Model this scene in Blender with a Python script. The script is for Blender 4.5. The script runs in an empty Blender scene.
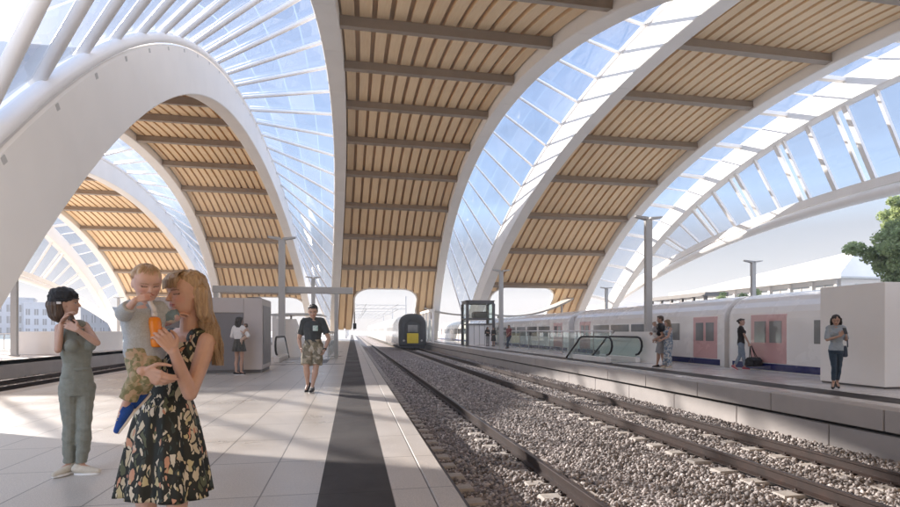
import bpy, bmesh, math, random
import numpy as np
from mathutils import Vector, Matrix
random.seed(7); RNG = np.random.default_rng(7)
PI = math.pi
scene = bpy.context.scene
COL = scene.collection

# ------------------------------------------------------------------ helpers
def tag(o, label=None, cat=None, group=None, kind=None):
    if label: o['label'] = label
    if cat: o['category'] = cat
    if group: o['group'] = group
    if kind: o['kind'] = kind
    return o

def empty(name, loc=(0, 0, 0), rz=0.0, label=None, cat=None, group=None):
    o = bpy.data.objects.new(name, None); COL.objects.link(o)
    o.empty_display_size = 0.2
    o.location = loc; o.rotation_euler = (0, 0, rz)
    return tag(o, label, cat, group)

def link_mesh(name, me, mat=None, parent=None):
    o = bpy.data.objects.new(name, me); COL.objects.link(o)
    if mat is not None:
        for m in (mat if isinstance(mat, (list, tuple)) else [mat]): me.materials.append(m)
    if parent is not None: o.parent = parent
    return o

def copy_tree(o, parent=None):
    c = o.copy(); COL.objects.link(c)
    if parent is not None: c.parent = parent
    for ch in list(o.children): copy_tree(ch, c)
    return c

class MB:
    """collects faces, builds ONE mesh object"""
    def __init__(s): s.v = []; s.f = []; s.m = []; s.sm = []
    def add(s, vs, fs, mi=0, smooth=False):
        b = len(s.v); s.v.extend([tuple(p) for p in vs])
        for f in fs:
            s.f.append([b + i for i in f]); s.m.append(mi); s.sm.append(smooth)
    def box(s, x0, x1, y0, y1, z0, z1, mi=0, bev=0.0):
        if bev <= 0:
            vs = [(x0,y0,z0),(x1,y0,z0),(x1,y1,z0),(x0,y1,z0),(x0,y0,z1),(x1,y0,z1),(x1,y1,z1),(x0,y1,z1)]
            s.add(vs, [(0,3,2,1),(4,5,6,7),(0,1,5,4),(1,2,6,5),(2,3,7,6),(3,0,4,7)], mi)
        else:
            b = bev
            def ring(z, i):
                return [(x0+i+b,y0+i,z),(x1-i-b,y0+i,z),(x1-i,y0+i+b,z),(x1-i,y1-i-b,z),(x1-i-b,y1-i,z),(x0+i+b,y1-i,z),(x0+i,y1-i-b,z),(x0+i,y0+i+b,z)]
            s.loft([ring(z0, b), ring(z0+b, 0), ring(z1-b, 0), ring(z1, b)], mi=mi)
    def obox(s, c, ax, ay, az, mi=0):
        c = Vector(c); ax = Vector(ax); ay = Vector(ay); az = Vector(az)
        vs = [c+sx*ax+sy*ay+sz*az for sz in (-1,1) for sx, sy in ((-1,-1),(1,-1),(1,1),(-1,1))]
        s.add(vs, [(0,3,2,1),(4,5,6,7),(0,1,5,4),(1,2,6,5),(2,3,7,6),(3,0,4,7)], mi)
    def loft(s, rings, closed=True, caps=True, mi=0, smooth=False):
        n = len(rings[0]); vs = [p for r in rings for p in r]; fs = []
        for i in range(len(rings)-1):
            for j in range(n if closed else n-1):
                k = (j+1) % n
                fs.append((i*n+j, i*n+k, (i+1)*n+k, (i+1)*n+j))
        s.add(vs, fs, mi, smooth)
        if caps and closed:
            b = len(s.v)-len(vs)
            s.f.append([b+i for i in reversed(range(n))]); s.m.append(mi); s.sm.append(False)
            s.f.append([b+(len(rings)-1)*n+i for i in range(n)]); s.m.append(mi); s.sm.append(False)
    def tube(s, pts, r, n=10, mi=0, smooth=True, caps=True):
        pts = [Vector(p) for p in pts]; rs = r if isinstance(r, (list, tuple)) else [r]*len(pts)
        rings = []; prev = None
        for i, p in enumerate(pts):
            t = (pts[min(i+1, len(pts)-1)] - pts[max(i-1, 0)]).normalized()
            if prev is None:
                a = Vector((0, 0, 1)) if abs(t.z) < 0.9 else Vector((1, 0, 0))
                u = t.cross(a).normalized()
            else:
                u = (prev - t*prev.dot(t)).normalized()
            prev = u; w = t.cross(u)
            rings.append([p + (u*math.cos(2*PI*k/n) + w*math.sin(2*PI*k/n))*rs[i] for k in range(n)])
        s.loft(rings, True, caps, mi, smooth)
    def bar(s, p, q, w, h, mi=0, up=(0, 0, 1)):
        p = Vector(p); q = Vector(q); t = (q-p); L = t.length; t.normalize()
        u = t.cross(Vector(up)).normalized(); v = u.cross(t)
        s.obox((p+q)/2, t*L/2, u*w/2, v*h/2, mi)
    def cyl(s, c, r, h, n=20, mi=0, r2=None):
        r2 = r if r2 is None else r2
        s.loft([[(c[0]+r*math.cos(2*PI*k/n), c[1]+r*math.sin(2*PI*k/n), c[2]) for k in range(n)],
                [(c[0]+r2*math.cos(2*PI*k/n), c[1]+r2*math.sin(2*PI*k/n), c[2]+h) for k in range(n)]], mi=mi, smooth=True)
    def mesh(s, name):
        me = bpy.data.meshes.new(name); me.from_pydata(s.v, [], s.f)
        me.polygons.foreach_set('material_index', s.m); me.polygons.foreach_set('use_smooth', s.sm)
        me.update(); return me
    def build(s, name, mat=None, parent=None, flip=True):
        me = s.mesh(name)
        if flip:
            bm = bmesh.new(); bm.from_mesh(me); bmesh.ops.recalc_face_normals(bm, faces=bm.faces); bm.to_mesh(me); bm.free()
        return link_mesh(name, me, mat, parent)

# ------------------------------------------------------------------ materials
class NT:
    def __init__(s, name):
        s.mat = bpy.data.materials.new(name); s.mat.use_nodes = True
        s.t = s.mat.node_tree; s.n = s.t.nodes; s.l = s.t.links
        s.b = s.n['Principled BSDF']; s.out = s.n['Material Output']
    def node(s, typ, **kw):
        nd = s.n.new(typ)
        for k, v in kw.items(): setattr(nd, k, v)
        return nd
    def link(s, a, b): s.l.new(a, b)
    def coord(s, which='Object'): return s.node('ShaderNodeTexCoord').outputs[which]
    def noise(s, scale, detail=4, rough=0.6, vec=None, out='Fac'):
        nd = s.node('ShaderNodeTexNoise'); nd.inputs['Scale'].default_value = scale
        nd.inputs['Detail'].default_value = detail; nd.inputs['Roughness'].default_value = rough
        s.link(vec if vec is not None else s.coord(), nd.inputs['Vector']); return nd.outputs[out]
    def ramp(s, fac, stops, interp='LINEAR'):
        nd = s.node('ShaderNodeValToRGB'); cr = nd.color_ramp; cr.interpolation = interp
        while len(cr.elements) < len(stops): cr.elements.new(0.5)
        for e, (p, c) in zip(cr.elements, stops):
            e.position = p; e.color = (c[0], c[1], c[2], 1)
        s.link(fac, nd.inputs['Fac']); return nd.outputs['Color']
    def mix(s, fac, a, b, mode='MIX'):
        nd = s.node('ShaderNodeMix', data_type='RGBA', blend_type=mode)
        for sock, v in ((nd.inputs['Factor'], fac), (nd.inputs[6], a), (nd.inputs[7], b)):
            if hasattr(v, 'is_linked') or hasattr(v, 'links'): s.link(v, sock)
            elif isinstance(v, (tuple, list)): sock.default_value = (v[0], v[1], v[2], 1)
            else: sock.default_value = v
        return nd.outputs[2]
    def math(s, op, a, b=None, clamp=False):
        nd = s.node('ShaderNodeMath', operation=op); nd.use_clamp = clamp
        for i, v in enumerate((a, b)):
            if v is None: continue
            if hasattr(v, 'links'): s.link(v, nd.inputs[i])
            else: nd.inputs[i].default_value = v
        return nd.outputs[0]
    def bump(s, h, strength=0.3, dist=0.02):
        nd = s.node('ShaderNodeBump'); nd.inputs['Strength'].default_value = strength; nd.inputs['Distance'].default_value = dist
        s.link(h, nd.inputs['Height']); s.link(nd.outputs[0], s.b.inputs['Normal']); return nd
    def base(s, c):
        if hasattr(c, 'links'): s.link(c, s.b.inputs['Base Color'])
        else: s.b.inputs['Base Color'].default_value = (c[0], c[1], c[2], 1)
    def set(s, **kw):
        for k, v in kw.items():
            sock = s.b.inputs[k.replace('_', ' ')]
            if hasattr(v, 'links'): s.link(v, sock)
            else: sock.default_value = v
        return s

def simple(name, c, rough=0.5, metal=0.0, var=0.06, scale=3.0, bump=0.0, bscale=40, coat=0.0):
    m = NT(name); k = 1-var; q = 1+var
    f = m.noise(scale, 5, 0.65)
    m.base(m.ramp(f, [(0.3, [x*k for x in c]), (0.7, [min(1, x*q) for x in c])]))
    r = m.noise(scale*2.3, 3); mr = m.math('MULTIPLY_ADD', r, 0.2); mr.node.inputs[2].default_value = max(0.02, rough-0.1)
    m.set(Roughness=mr, Metallic=metal)
    if coat: m.set(Coat_Weight=coat)
    if bump: m.bump(m.noise(bscale, 4), bump, 0.01)
    return m.mat

M = {}
M['white'] = simple('white_painted_steel', (0.83, 0.795, 0.745), 0.42, var=0.035, scale=0.5)
M['whitebar'] = simple('white_tube_steel', (0.88, 0.865, 0.855), 0.38, var=0.03, scale=0.6)
M['purlin'] = simple('taupe_steel', (0.30, 0.232, 0.172), 0.55, var=0.08, scale=1.2)
M['greypost'] = simple('grey_post_paint', (0.47, 0.46, 0.44), 0.45, var=0.05, scale=2)
M['darkgrey'] = simple('dark_grey_metal', (0.11, 0.105, 0.105), 0.5, var=0.1, scale=3)
M['black'] = simple('black_rubber', (0.015, 0.015, 0.016), 0.5, var=0.1, scale=5)
M['whitewall'] = simple('white_panel', (0.90, 0.88, 0.85), 0.4, var=0.03, scale=0.8)
M['kiosk'] = simple('mauve_grey_panel', (0.43, 0.385, 0.365), 0.5, var=0.05, scale=1.5)
M['kioskdark'] = simple('slate_panel', (0.15, 0.14, 0.145), 0.45, var=0.05, scale=1.5)
M['facing'] = simple('platform_facing', (0.42, 0.39, 0.37), 0.55, var=0.08, scale=1.3, bump=0.05)
M['concrete'] = simple('sleeper_concrete', (0.46, 0.42, 0.38), 0.8, var=0.16, scale=6, bump=0.25, bscale=60)
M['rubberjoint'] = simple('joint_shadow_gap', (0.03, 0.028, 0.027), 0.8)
M['stainless'] = simple('brushed_steel', (0.55, 0.54, 0.53), 0.3, metal=0.8, var=0.05)

def wood_mat():
    m = NT('timber_slats'); co = m.coord()
    mp = m.node('ShaderNodeMapping'); mp.inputs['Scale'].default_value = (9, 0.5, 0.5); m.link(co, mp.inputs['Vector'])
    f = m.noise(1.4, 6, 0.65, mp.outputs[0]); g = m.noise(0.35, 3, 0.5, co)
    c = m.ramp(f, [(0.25, (0.86, 0.60, 0.335)), (0.55, (0.93, 0.69, 0.415)), (0.8, (0.95, 0.74, 0.48))])
    c2 = m.mix(0.5, c, m.ramp(g, [(0.35, (0.84, 0.83, 0.82)), (0.65, (1, 1, 1))]), 'MULTIPLY')
    m.base(c2); m.set(Roughness=0.6); m.bump(f, 0.15, 0.01); return m.mat
M['wood'] = wood_mat()
def deck_mat():
    m = NT('timber_deck_boards'); co = m.coord()
    mp = m.node('ShaderNodeMapping'); mp.inputs['Scale'].default_value = (12, 0.5, 0.5); m.link(co, mp.inputs['Vector'])
    f = m.noise(1.6, 6, 0.65, mp.outputs[0])
    m.base(m.ramp(f, [(0.3, (0.48, 0.35, 0.22)), (0.7, (0.58, 0.43, 0.28))])); m.set(Roughness=0.75); return m.mat
M['deck'] = deck_mat()
M['roofskin'] = simple('roof_membrane', (0.5, 0.49, 0.48), 0.7)

def glass_mat(name, tint=(0.74, 0.785, 0.86), milk=0.006, milkvar=0.05, gloss=0.07):
    m = NT(name)
    tr = m.node('ShaderNodeBsdfTransparent'); tr.inputs['Color'].default_value = (*tint, 1)
    df = m.node('ShaderNodeBsdfTranslucent'); df.inputs['Color'].default_value = (0.85, 0.87, 0.92, 1)
    gl = m.node('ShaderNodeBsdfGlossy'); gl.inputs['Roughness'].default_value = 0.03
    at = m.node('ShaderNodeAttribute'); at.attribute_name = 'pane'
    f = m.math('MULTIPLY', at.outputs['Fac'], milkvar); f = m.math('ADD', f, milk)  # random milkiness per pane, standing in for varied reflections
    a = m.node('ShaderNodeMixShader'); m.link(f, a.inputs[0]); m.link(tr.outputs[0], a.inputs[1]); m.link(df.outputs[0], a.inputs[2])
    fr = m.node('ShaderNodeLayerWeight'); fr.inputs['Blend'].default_value = 0.5
    fm = m.math('POWER', fr.outputs['Facing'], 5.0); fm = m.math('MULTIPLY', fm, 0.6); fm = m.math('ADD', fm, gloss*0.5)
    b = m.node('ShaderNodeMixShader'); m.link(fm, b.inputs[0]); m.link(a.outputs[0], b.inputs[1]); m.link(gl.outputs[0], b.inputs[2])
    m.link(b.outputs[0], m.out.inputs['Surface']); return m.mat
M['glass'] = glass_mat('roof_glass')
M['glassmilk'] = glass_mat('milky_roof_glass', tint=(0.63, 0.665, 0.725), milk=0.010, milkvar=0.09)
M['clearglass'] = glass_mat('clear_glass', tint=(0.90, 0.95, 0.94), milk=0.02, milkvar=0.0)
M['facadeglass'] = glass_mat('tinted_facade_glass', tint=(0.84, 0.86, 0.91), milk=0.005, milkvar=0.02)
# ------------------------------------------------------------------ vaulted roof
def zs(d): return 16.6 - 0.0083*d*d - 1.4e-6*d**4
def dzs(d): return -0.0166*d - 5.6e-6*d**3
DD = np.linspace(-39.9, 39.9, 1601)
SS = np.concatenate([[0], np.cumsum(np.hypot(np.diff(DD), np.diff(zs(DD))))]); SS -= np.interp(0, DD, SS)
def d_of_s(s): return float(np.interp(s, SS, DD))
def s_of_d(d): return float(np.interp(d, DD, SS))

class Arch:
    def __init__(a, xc, y0, hw0, k=0.00108): a.xc = xc; a.y0 = y0; a.hw0 = hw0; a.k = k
    def hw(a, d): return a.hw0 + a.k*d*d
    def pt(a, d, lat, n=0.0):
        """d along the arch, lat sideways from the centre line, n metres outward (up) from the soffit"""
        t = Vector((0, 1, dzs(d))).normalized(); nn = Vector((0, -t.z, t.y))
        return Vector((a.xc + lat, a.y0 + d, zs(d))) + nn*n
    def frame(a, d):
        t = Vector((0, 1, dzs(d))).normalized(); return t, Vector((0, -t.z, t.y))

RIBW, RIBN0, RIBN1 = 1.0, -0.12, 1.75
def rib_stations():
    out = []; s0, s1 = SS[0], SS[-1]; s = s0
    grooves = [g for g in np.arange(math.ceil(s0/6)*6+3, s1, 6.0)]
    for s in np.arange(s0, s1+0.01, 1.0): out.append((float(s), 0))
    for g in grooves: out += [(g-0.03, 0), (g-0.025, 1), (g+0.025, 1), (g+0.03, 0)]
    out.sort(); res = [out[0]]
    for p in out[1:]:
        if p[0]-res[-1][0] > 0.004: res.append(p)
    return res
STN = rib_stations()
def rib_mesh(a, side, parent, name='rib', w=RIBW, n0=RIBN0, n1=RIBN1, curved=True, grooves=True):
    mb = MB(); rings = []; ch = 0.045
    for s, g in STN:
        if not grooves: g = 0
        d = d_of_s(s); i = 0.01 if g else 0.0
        l0 = (a.hw(d) if curved else 0.0); l1 = l0 + w
        lo, hi = l0+i, l1-i; b, t = n0+i, n1-i
        sec = [(lo+ch,b),(hi-ch,b),(hi,b+ch),(hi,t-ch),(hi-ch,t),(lo+ch,t),(lo,t-ch),(lo,b+ch)]
        rings.append([a.pt(d, side*l, n) for l, n in sec])
    mb.loft(rings); return mb.build(name, M['white'], parent)

def make_vault(a, phase, opening, label, step=6.0, ncol=13):
    root = empty('roof_vault', (a.xc, a.y0, 0), 0, label, 'timber vault', 'timber roof vaults over the platforms')
    bp = Matrix.Translation(Vector((-a.xc, -a.y0, 0)))
    parts = []
    gv = a.xc > 0
    parts.append(rib_mesh(a, -1, None, grooves=gv)); parts.append(rib_mesh(a, 1, None, grooves=gv))
    # purlins
    ks = [phase + step*k for k in range(-8, 9)]
    oxc, ohw, od0, orad = opening
    for s in ks:
        if s < SS[0]+3 or s > SS[-1]-2: continue
        d = d_of_s(s)
        if d > od0: continue
        mb = MB(); hw = a.hw(d) - 0.003
        c = a.pt(d, 0, 0.23); t, n = a.frame(d)
        mb.obox(c, Vector((hw, 0, 0)), t*0.2, n*0.22)
        # thin bottom flange, proud of the web
        mb.obox(a.pt(d, 0, 0.025), Vector((hw-0.001, 0, 0)), t*0.235, n*0.02)
        parts.append(mb.build('purlin', M['purlin']))
    # timber: slats and boards, ending round the opening
    def s_end(x):
        dx = abs(x - oxc)
        if dx >= ohw: return s_of_d(38.6)
        so = s_of_d(od0); e = dx - (ohw-orad)
        if e > 0: so += orad - math.sqrt(max(0, orad*orad-e*e))
        return so
    mb = MB(); s_start = SS[0] + 0.8
    pitch = 2.0/ncol
    for k in range(ncol):
        u0 = -1 + pitch*(k+0.15); u1 = -1 + pitch*(k+0.85)
        # the slat is cut square, 4 short strips so that the rounded opening reads
        dm = 33.0
        se = min(s_end(a.xc + u*a.hw(dm)) for u in (u0, (u0+u1)/2, u1))
        n = int((se - s_start)/1.0)+1
        rings = []
        for i in range(n+1):
            s = s_start + (se-s_start)*i/n; d = d_of_s(s); h = a.hw(d)
            rings.append([a.pt(d, u0*h, 0.47), a.pt(d, u1*h, 0.47), a.pt(d, u1*h, 0.717), a.pt(d, u0*h, 0.717)])
        mb.loft(rings, mi=0)
    # boards
    nl = 60; us = np.linspace(-1, 1, nl+1)
    grid = []; ns = 80
    for u in us:
        se = s_end(a.xc + u*a.hw(33.0))
        grid.append([ (lambda s: a.pt(d_of_s(s), u*a.hw(d_of_s(s)), 0.72))(s_start + (se-s_start)*i/ns) for i in range(ns+1)])
    vs = [p for col in grid for p in col]; fs = []
    for i in range(nl):
        for j in range(ns):
            q = i*(ns+1)+j; fs.append((q, q+1, q+ns+2, q+ns+1))
    mb.add(vs, fs, 1)
    parts.append(mb.build('timber_soffit', [M['wood'], M['deck']], flip=False))
    # outer roof skin
    mb = MB(); grid = []
    for u in (-1, 1):
        grid.append([a.pt(d_of_s(s), u*(a.hw(d_of_s(s))-0.002), 1.35) for s in np.linspace(s_start, s_of_d(od0-0.5), 80)])
    mb.loft(grid, closed=False)
    parts.append(mb.build('roof_skin', M['roofskin'], flip=False))
    # trim round the opening
    path = []
    d_e = 38.6
    def trim_pt(x, s): d = d_of_s(s); return a.pt(d, x-a.xc, 0.62)
    for s in np.linspace(s_of_d(d_e), s_of_d(od0)+orad, 6): path.append(trim_pt(oxc-ohw, s))
    for k in range(1, 9):
        an = PI - (PI/2)*k/8; path.append(trim_pt(oxc-ohw+orad+orad*math.cos(an), s_of_d(od0)+orad-orad*math.sin(an)))
    for k in range(0, 9):
        an = PI/2 - (PI/2)*k/8; path.append(trim_pt(oxc+ohw-orad+orad*math.cos(an), s_of_d(od0)+orad-orad*math.sin(an)))
    for s in np.linspace(s_of_d(od0)+orad, s_of_d(d_e), 6)[1:]: path.append(trim_pt(oxc+ohw, s))
    mb = MB(); rings = []
    for i, p in enumerate(path):
        t = (path[min(i+1, len(path)-1)]-path[max(i-1, 0)]).normalized()
        d = min(39.0, p.y - a.y0); tt, nn = a.frame(d)
        o = t.cross(nn).normalized()
        rings.append([p-o*0.09-nn*0.19, p+o*0.09-nn*0.19, p+o*0.09+nn*0.30, p-o*0.09+nn*0.30])
    mb.loft(rings); parts.append(mb.build('opening_trim', M['white']))
    for p in parts:
        p.data.transform(bp); p.parent = root
    return root

A1 = Arch(4.6, 37.0, 5.0)
A2 = Arch(22.0, 27.5, 4.75)
A3 = Arch(-12.9, 48.0, 4.1, 0.0014)
A4 = Arch(-30.0, 62.0, 4.75)
make_vault(A1, 0.0, (4.45, 4.15, 32.3, 2.2), 'central timber slatted roof vault overhead, between the two glazed strips above the dark paving band')
make_vault(A2, s_of_d(-1.7), (20.4, 4.0, 32.6, 2.2), 'right hand timber slatted roof vault rising over the far platform with the escalator')
make_vault(A3, s_of_d(-7.3), (-11.3, 4.3, 33.0, 2.2), 'timber roof vault behind the big white arch, above the woman holding a child', step=5.9)
make_vault(A4, s_of_d(3.3), (-30.0, 4.2, 33.0, 2.2), 'farthest left timber roof vault, above the woman in the black cap')

TOPN = RIBN1
def edge(a, side, y, n=TOPN, extra=0.0):
    d = y - a.y0
    return a.pt(d, side*(a.hw(d) + RIBW + extra), n)

def glazed_strip(aL, aR, ymap, y0, y1, step, label, glass, r=0.13, tube_r=0.2, brackets=True, flatR=None):
    """glass held on tubes between the right rib of aL and the left rib of aR"""
    root = empty('glazed_roof_strip', (0, (y0+y1)/2, 0), 0, label, 'glass roof', 'glazed strips between the vaults')
    off = Matrix.Translation((0, -(y0+y1)/2, 0))
    parts = []
    eR = flatR if flatR else (lambda y: edge(aR, -1, y, TOPN+0.25, -0.3))
    eL = lambda y: edge(aL, 1, y, TOPN+0.25, -0.3)
    # stations equally spaced along the left rib
    ys = []; s = s_of_d(y0-aL.y0)
    while True:
        d = d_of_s(s); y = aL.y0+d
        if y > y1 or s > SS[-1]-1: break
        ys.append(y); s += step
    for y in ys:
        p, q = eL(y), eR(ymap(y))
        if p.z < 0.4 or q.z < 0.4: continue
        mb = MB(); mb.tube([p, q], r, 10); parts.append(mb.build('glazing_bar', M['whitebar']))
    # glass panes
    mb = MB(); vals = []
    nx = 4
    for i in range(len(ys)-1):
        a0, a1 = eL(ys[i]), eL(ys[i+1]); b0, b1 = eR(ymap(ys[i])), eR(ymap(ys[i+1]))
        if min(a0.z, a1.z, b0.z, b1.z) < 0.4: continue
        up = Vector((0, 0, r+0.06))
        for k in range(nx):
            f0, f1 = k/nx+0.004, (k+1)/nx-0.004
            mb.add([a0.lerp(b0, f0)+up, a0.lerp(b0, f1)+up, a1.lerp(b1, f1)+up, a1.lerp(b1, f0)+up], [(0, 1, 2, 3)])
            vals += [random.random()**2]*4
    g = mb.build('glass_pane', glass, flip=False)
    at = g.data.attributes.new('pane', 'FLOAT', 'POINT'); at.data.foreach_set('value', vals); parts.append(g)
    # edge tubes and the plate with square openings that carries the bars
    for e, a, sd in ((lambda y: edge(aL, 1, y, TOPN+0.22, -0.12), aL, 1),) + (((lambda y: edge(aR, -1, y, TOPN+0.22, -0.12), aR, -1),) if not flatR else ()):
        mb = MB(); pts = [e(a.y0+d) for d in np.linspace(-38.5, 38.5, 70)]
        mb.tube(pts, tube_r, 12); parts.append(mb.build('edge_tube', M['whitebar']))
        if brackets:
            mb = MB()
            for yy in ys:
                y = yy if a is aL else ymap(yy)
                d = y-a.y0
                if abs(d) > 38: continue
                t, n = a.frame(d); lat = sd*(a.hw(d)+RIBW)
                mb.obox(a.pt(d, lat, TOPN-0.14), Vector((0.010, 0, 0)), t*0.075, n*0.065)
            b = mb.build('bracket_recess', M['greypost']); parts.append(b)
    for p in parts:
        p.data.transform(off); p.parent = root
    return root

glazed_strip(A3, A1, lambda y: y + float(np.interp(y, [12, 20, 32, 46, 56, 80], [-2.5, -4, -4.5, 0, 2, 3])), 11.5, 86, 2.7,
             'glazed roof strip with white tubes left of the central vault, over the big white arch', M['glassmilk'], r=0.125, tube_r=0.18)
glazed_strip(A1, A2, lambda y: y+3.0, 6, 66, 2.9,
             'blue glazed roof strip between the central vault and the right hand vault', M['glass'], r=0.10)
glazed_strip(A4, A3, lambda y: y-5.0+(y-60)*0.12, 26, 100, 2.9,
             'bright glazed strip between the two left hand timber vaults', M['glassmilk'], r=0.10, brackets=False)

def side_facade(a, side, xe, ye, xl, lowf, y0, y1, label, label2):
    """edge arch, narrow glazed strip up to the vault, and the leaning glass wall that hangs from the arch"""
    ea = Arch(xe, ye, 0.0)
    root = empty('glazed_side_wall', (xe, ye, 0), 0, label, 'glass wall')
    off = Matrix.Translation((-xe, -ye, 0)); parts = []
    parts.append(rib_mesh(ea, side, None, 'edge_arch', w=0.9, n0=-0.1, n1=1.5, curved=False))
    low = lambda y: Vector((xl, y, lowf(y)))
    ys = np.arange(y0, y1, 1.0)
    mb = MB(); pts = [low(y) for y in ys]
    mb.tube(pts, 0.38, 14); parts.append(mb.build('lower_beam', M['white']))
    mb = MB()
    rings = []
    for p in pts:
        rings.append([p+Vector((-0.16, 0, 0.44)), p+Vector((0.16, 0, 0.44)), p+Vector((0.16, 0, 1.05)), p+Vector((-0.16, 0, 1.05))])
    mb.loft(rings); parts.append(mb.build('sill_beam', M['white']))
    # mullions
    top = lambda y: ea.pt(y-ye, side*0.45, 0.1)
    k = 0; ym = []
    y = y0+1.0
    while y < y1-1:
        if abs(y-ye) < 39 and top(y).z > low(y).z+1.2:
            mb = MB(); p, q = top(y), low(y)+Vector((0, 0, 1.0))
            w = 0.34 if k % 2 == 0 else 0.2
            mb.bar(p, q, 0.22, w, up=(0, 1, 0)); parts.append(mb.build('mullion', M['white'])); ym.append(y)
        k += 1; y += 0.75 if k % 3 == 1 else 2.2
    mb = MB(); vals = []
    for a_, b_ in zip(ym[:-1], ym[1:]):
        if b_-a_ < 1.0: continue
        dn = Vector((0, 0, 1.0)); o = Vector((side*0.13, 0, 0))
        mb.add([top(a_)+o, top(b_)+o, low(b_)+dn+o, low(a_)+dn+o], [(0, 1, 2, 3)]); vals += [random.random()]*4
    g = mb.build('glass_pane', M['facadeglass'], flip=False); parts.append(g)
    for p in parts: p.data.transform(off); p.parent = root
    # narrow strip between vault and edge arch
    r2 = empty('glazed_edge_strip', (xe, ye, 0), 0, label2, 'glass roof'); parts = []
    eL = lambda y: edge(a, side, y, TOPN-0.2, -0.1)
    eR = lambda y: ea.pt(y-ye, side*0.3, 1.55)
    yy = np.arange(max(a.y0, ye)-30, min(a.y0, ye)+36, 2.3)
    for i, y in enumerate(yy):
        p, q = eL(y), eR(y)
        mb = MB()
        if i % 2 == 0:
            mb.bar(p-Vector((0,0,0.15)), q-Vector((0,0,0.15)), 0.36, 0.26); parts.append(mb.build('cross_beam', M['white']))
        else:
            mb.tube([p, q], 0.07, 8); parts.append(mb.build('glazing_bar', M['whitebar']))
    mb = MB(); vals = []
    for y, z in zip(yy[:-1], yy[1:]):
        up = Vector((0, 0, 0.13)); mb.add([eL(y)+up, eR(y)+up, eR(z)+up, eL(z)+up], [(0, 1, 2, 3)]); vals += [random.random()]*4
    g = mb.build('glass_pane', M['glass'], flip=False)
    at = g.data.attributes.new('pane', 'FLOAT', 'POINT'); at.data.foreach_set('value', vals); parts.append(g)
    mb = MB(); mb.tube([ea.pt(d, side*0.2, 1.62) for d in np.linspace(-38, 38, 70)], 0.12, 8); parts.append(mb.build('edge_tube', M['whitebar']))
    for p in parts: p.data.transform(off); p.parent = r2

side_facade(A2, 1, 32.0, 26.7, 35.0, lambda y: 10.6-0.0043*(y-31)**2, -12, 71,
            'leaning glass wall hanging from the white edge arch on the right, beneath it open sky', 'narrow glazed strip with white cross beams between right vault and edge arch')
side_facade(A4, -1, -39.0, 60.0, -42.0, lambda y: 8.6-0.0042*(y-66)**2, 24, 106,
            'leaning glass wall under the left edge arch behind the left lamp posts', 'narrow glazed strip with white cross beams at the far left edge')
# ------------------------------------------------------------------ ground, platforms, tracks
RAIL_Z, BAL_Z, TER_Z = -0.62, -0.84, -1.0
def terrain_mat():
    m = NT('pale_concrete_ground'); f = m.noise(0.08, 6, 0.6); g = m.noise(3, 5)
    c = m.mix(0.4, m.ramp(f, [(0.35, (0.80, 0.76, 0.71)), (0.6, (0.74, 0.70, 0.64))]), m.ramp(g, [(0.3, (0.70, 0.67, 0.63)), (0.7, (0.82, 0.78, 0.73))]))
    m.base(c); m.set(Roughness=0.95); return m.mat
mb = MB(); mb.add([(-3000, -3000, TER_Z), (3000, -3000, TER_Z), (3000, 3000, TER_Z), (-3000, 3000, TER_Z)], [(0, 1, 2, 3)])
tag(mb.build('terrain', terrain_mat(), flip=False), kind='structure')

def ballast_mat():
    m = NT('ballast_bed'); co = m.coord()
    v = m.node('ShaderNodeTexVoronoi'); v.inputs['Scale'].default_value = 15; m.link(co, v.inputs['Vector'])
    hs = m.node('ShaderNodeSeparateColor'); m.link(v.outputs['Color'], hs.inputs[0])
    c = m.ramp(hs.outputs[0], [(0.0, (0.14, 0.12, 0.12)), (0.5, (0.30, 0.26, 0.255)), (0.85, (0.46, 0.41, 0.39)), (1.0, (0.62, 0.57, 0.55))])
    e = m.math('LESS_THAN', v.outputs['Distance'], 0.62)
    m.base(m.mix(e, (0.09, 0.08, 0.076), c)); m.set(Roughness=0.85)
    inv = m.math('SUBTRACT', 1.0, v.outputs['Distance']); m.bump(inv, 1.0, 0.04); return m.mat
M['ballast'] = ballast_mat()
def stone_mat():
    m = NT('ballast_stone'); at = m.node('ShaderNodeAttribute'); at.attribute_name = 'tone'
    c = m.ramp(at.outputs['Fac'], [(0.0, (0.15, 0.135, 0.13)), (0.30, (0.30, 0.268, 0.252)), (0.6, (0.46, 0.41, 0.385)), (0.8, (0.64, 0.58, 0.545)), (1.0, (0.85, 0.80, 0.77))])
    m.base(m.mix(m.math('MULTIPLY', m.noise(60, 4), 0.5), c, m.mix(0.5, c, (0.05, 0.045, 0.04)))); m.set(Roughness=0.75); return m.mat

# main track bed between the platforms, and the one left of the wide platform
for (x0, x1) in ((-0.2, 8.9), (-15.2, -7.2), (18.0, 27.0)):
    mb = MB(); mb.add([(x0, -8, BAL_Z), (x1, -8, BAL_Z), (x1, 260, BAL_Z), (x0, 260, BAL_Z)], [(0, 1, 2, 3)])
    tag(mb.build('ballast_bed', M['ballast'], flip=False), kind='structure')

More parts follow.
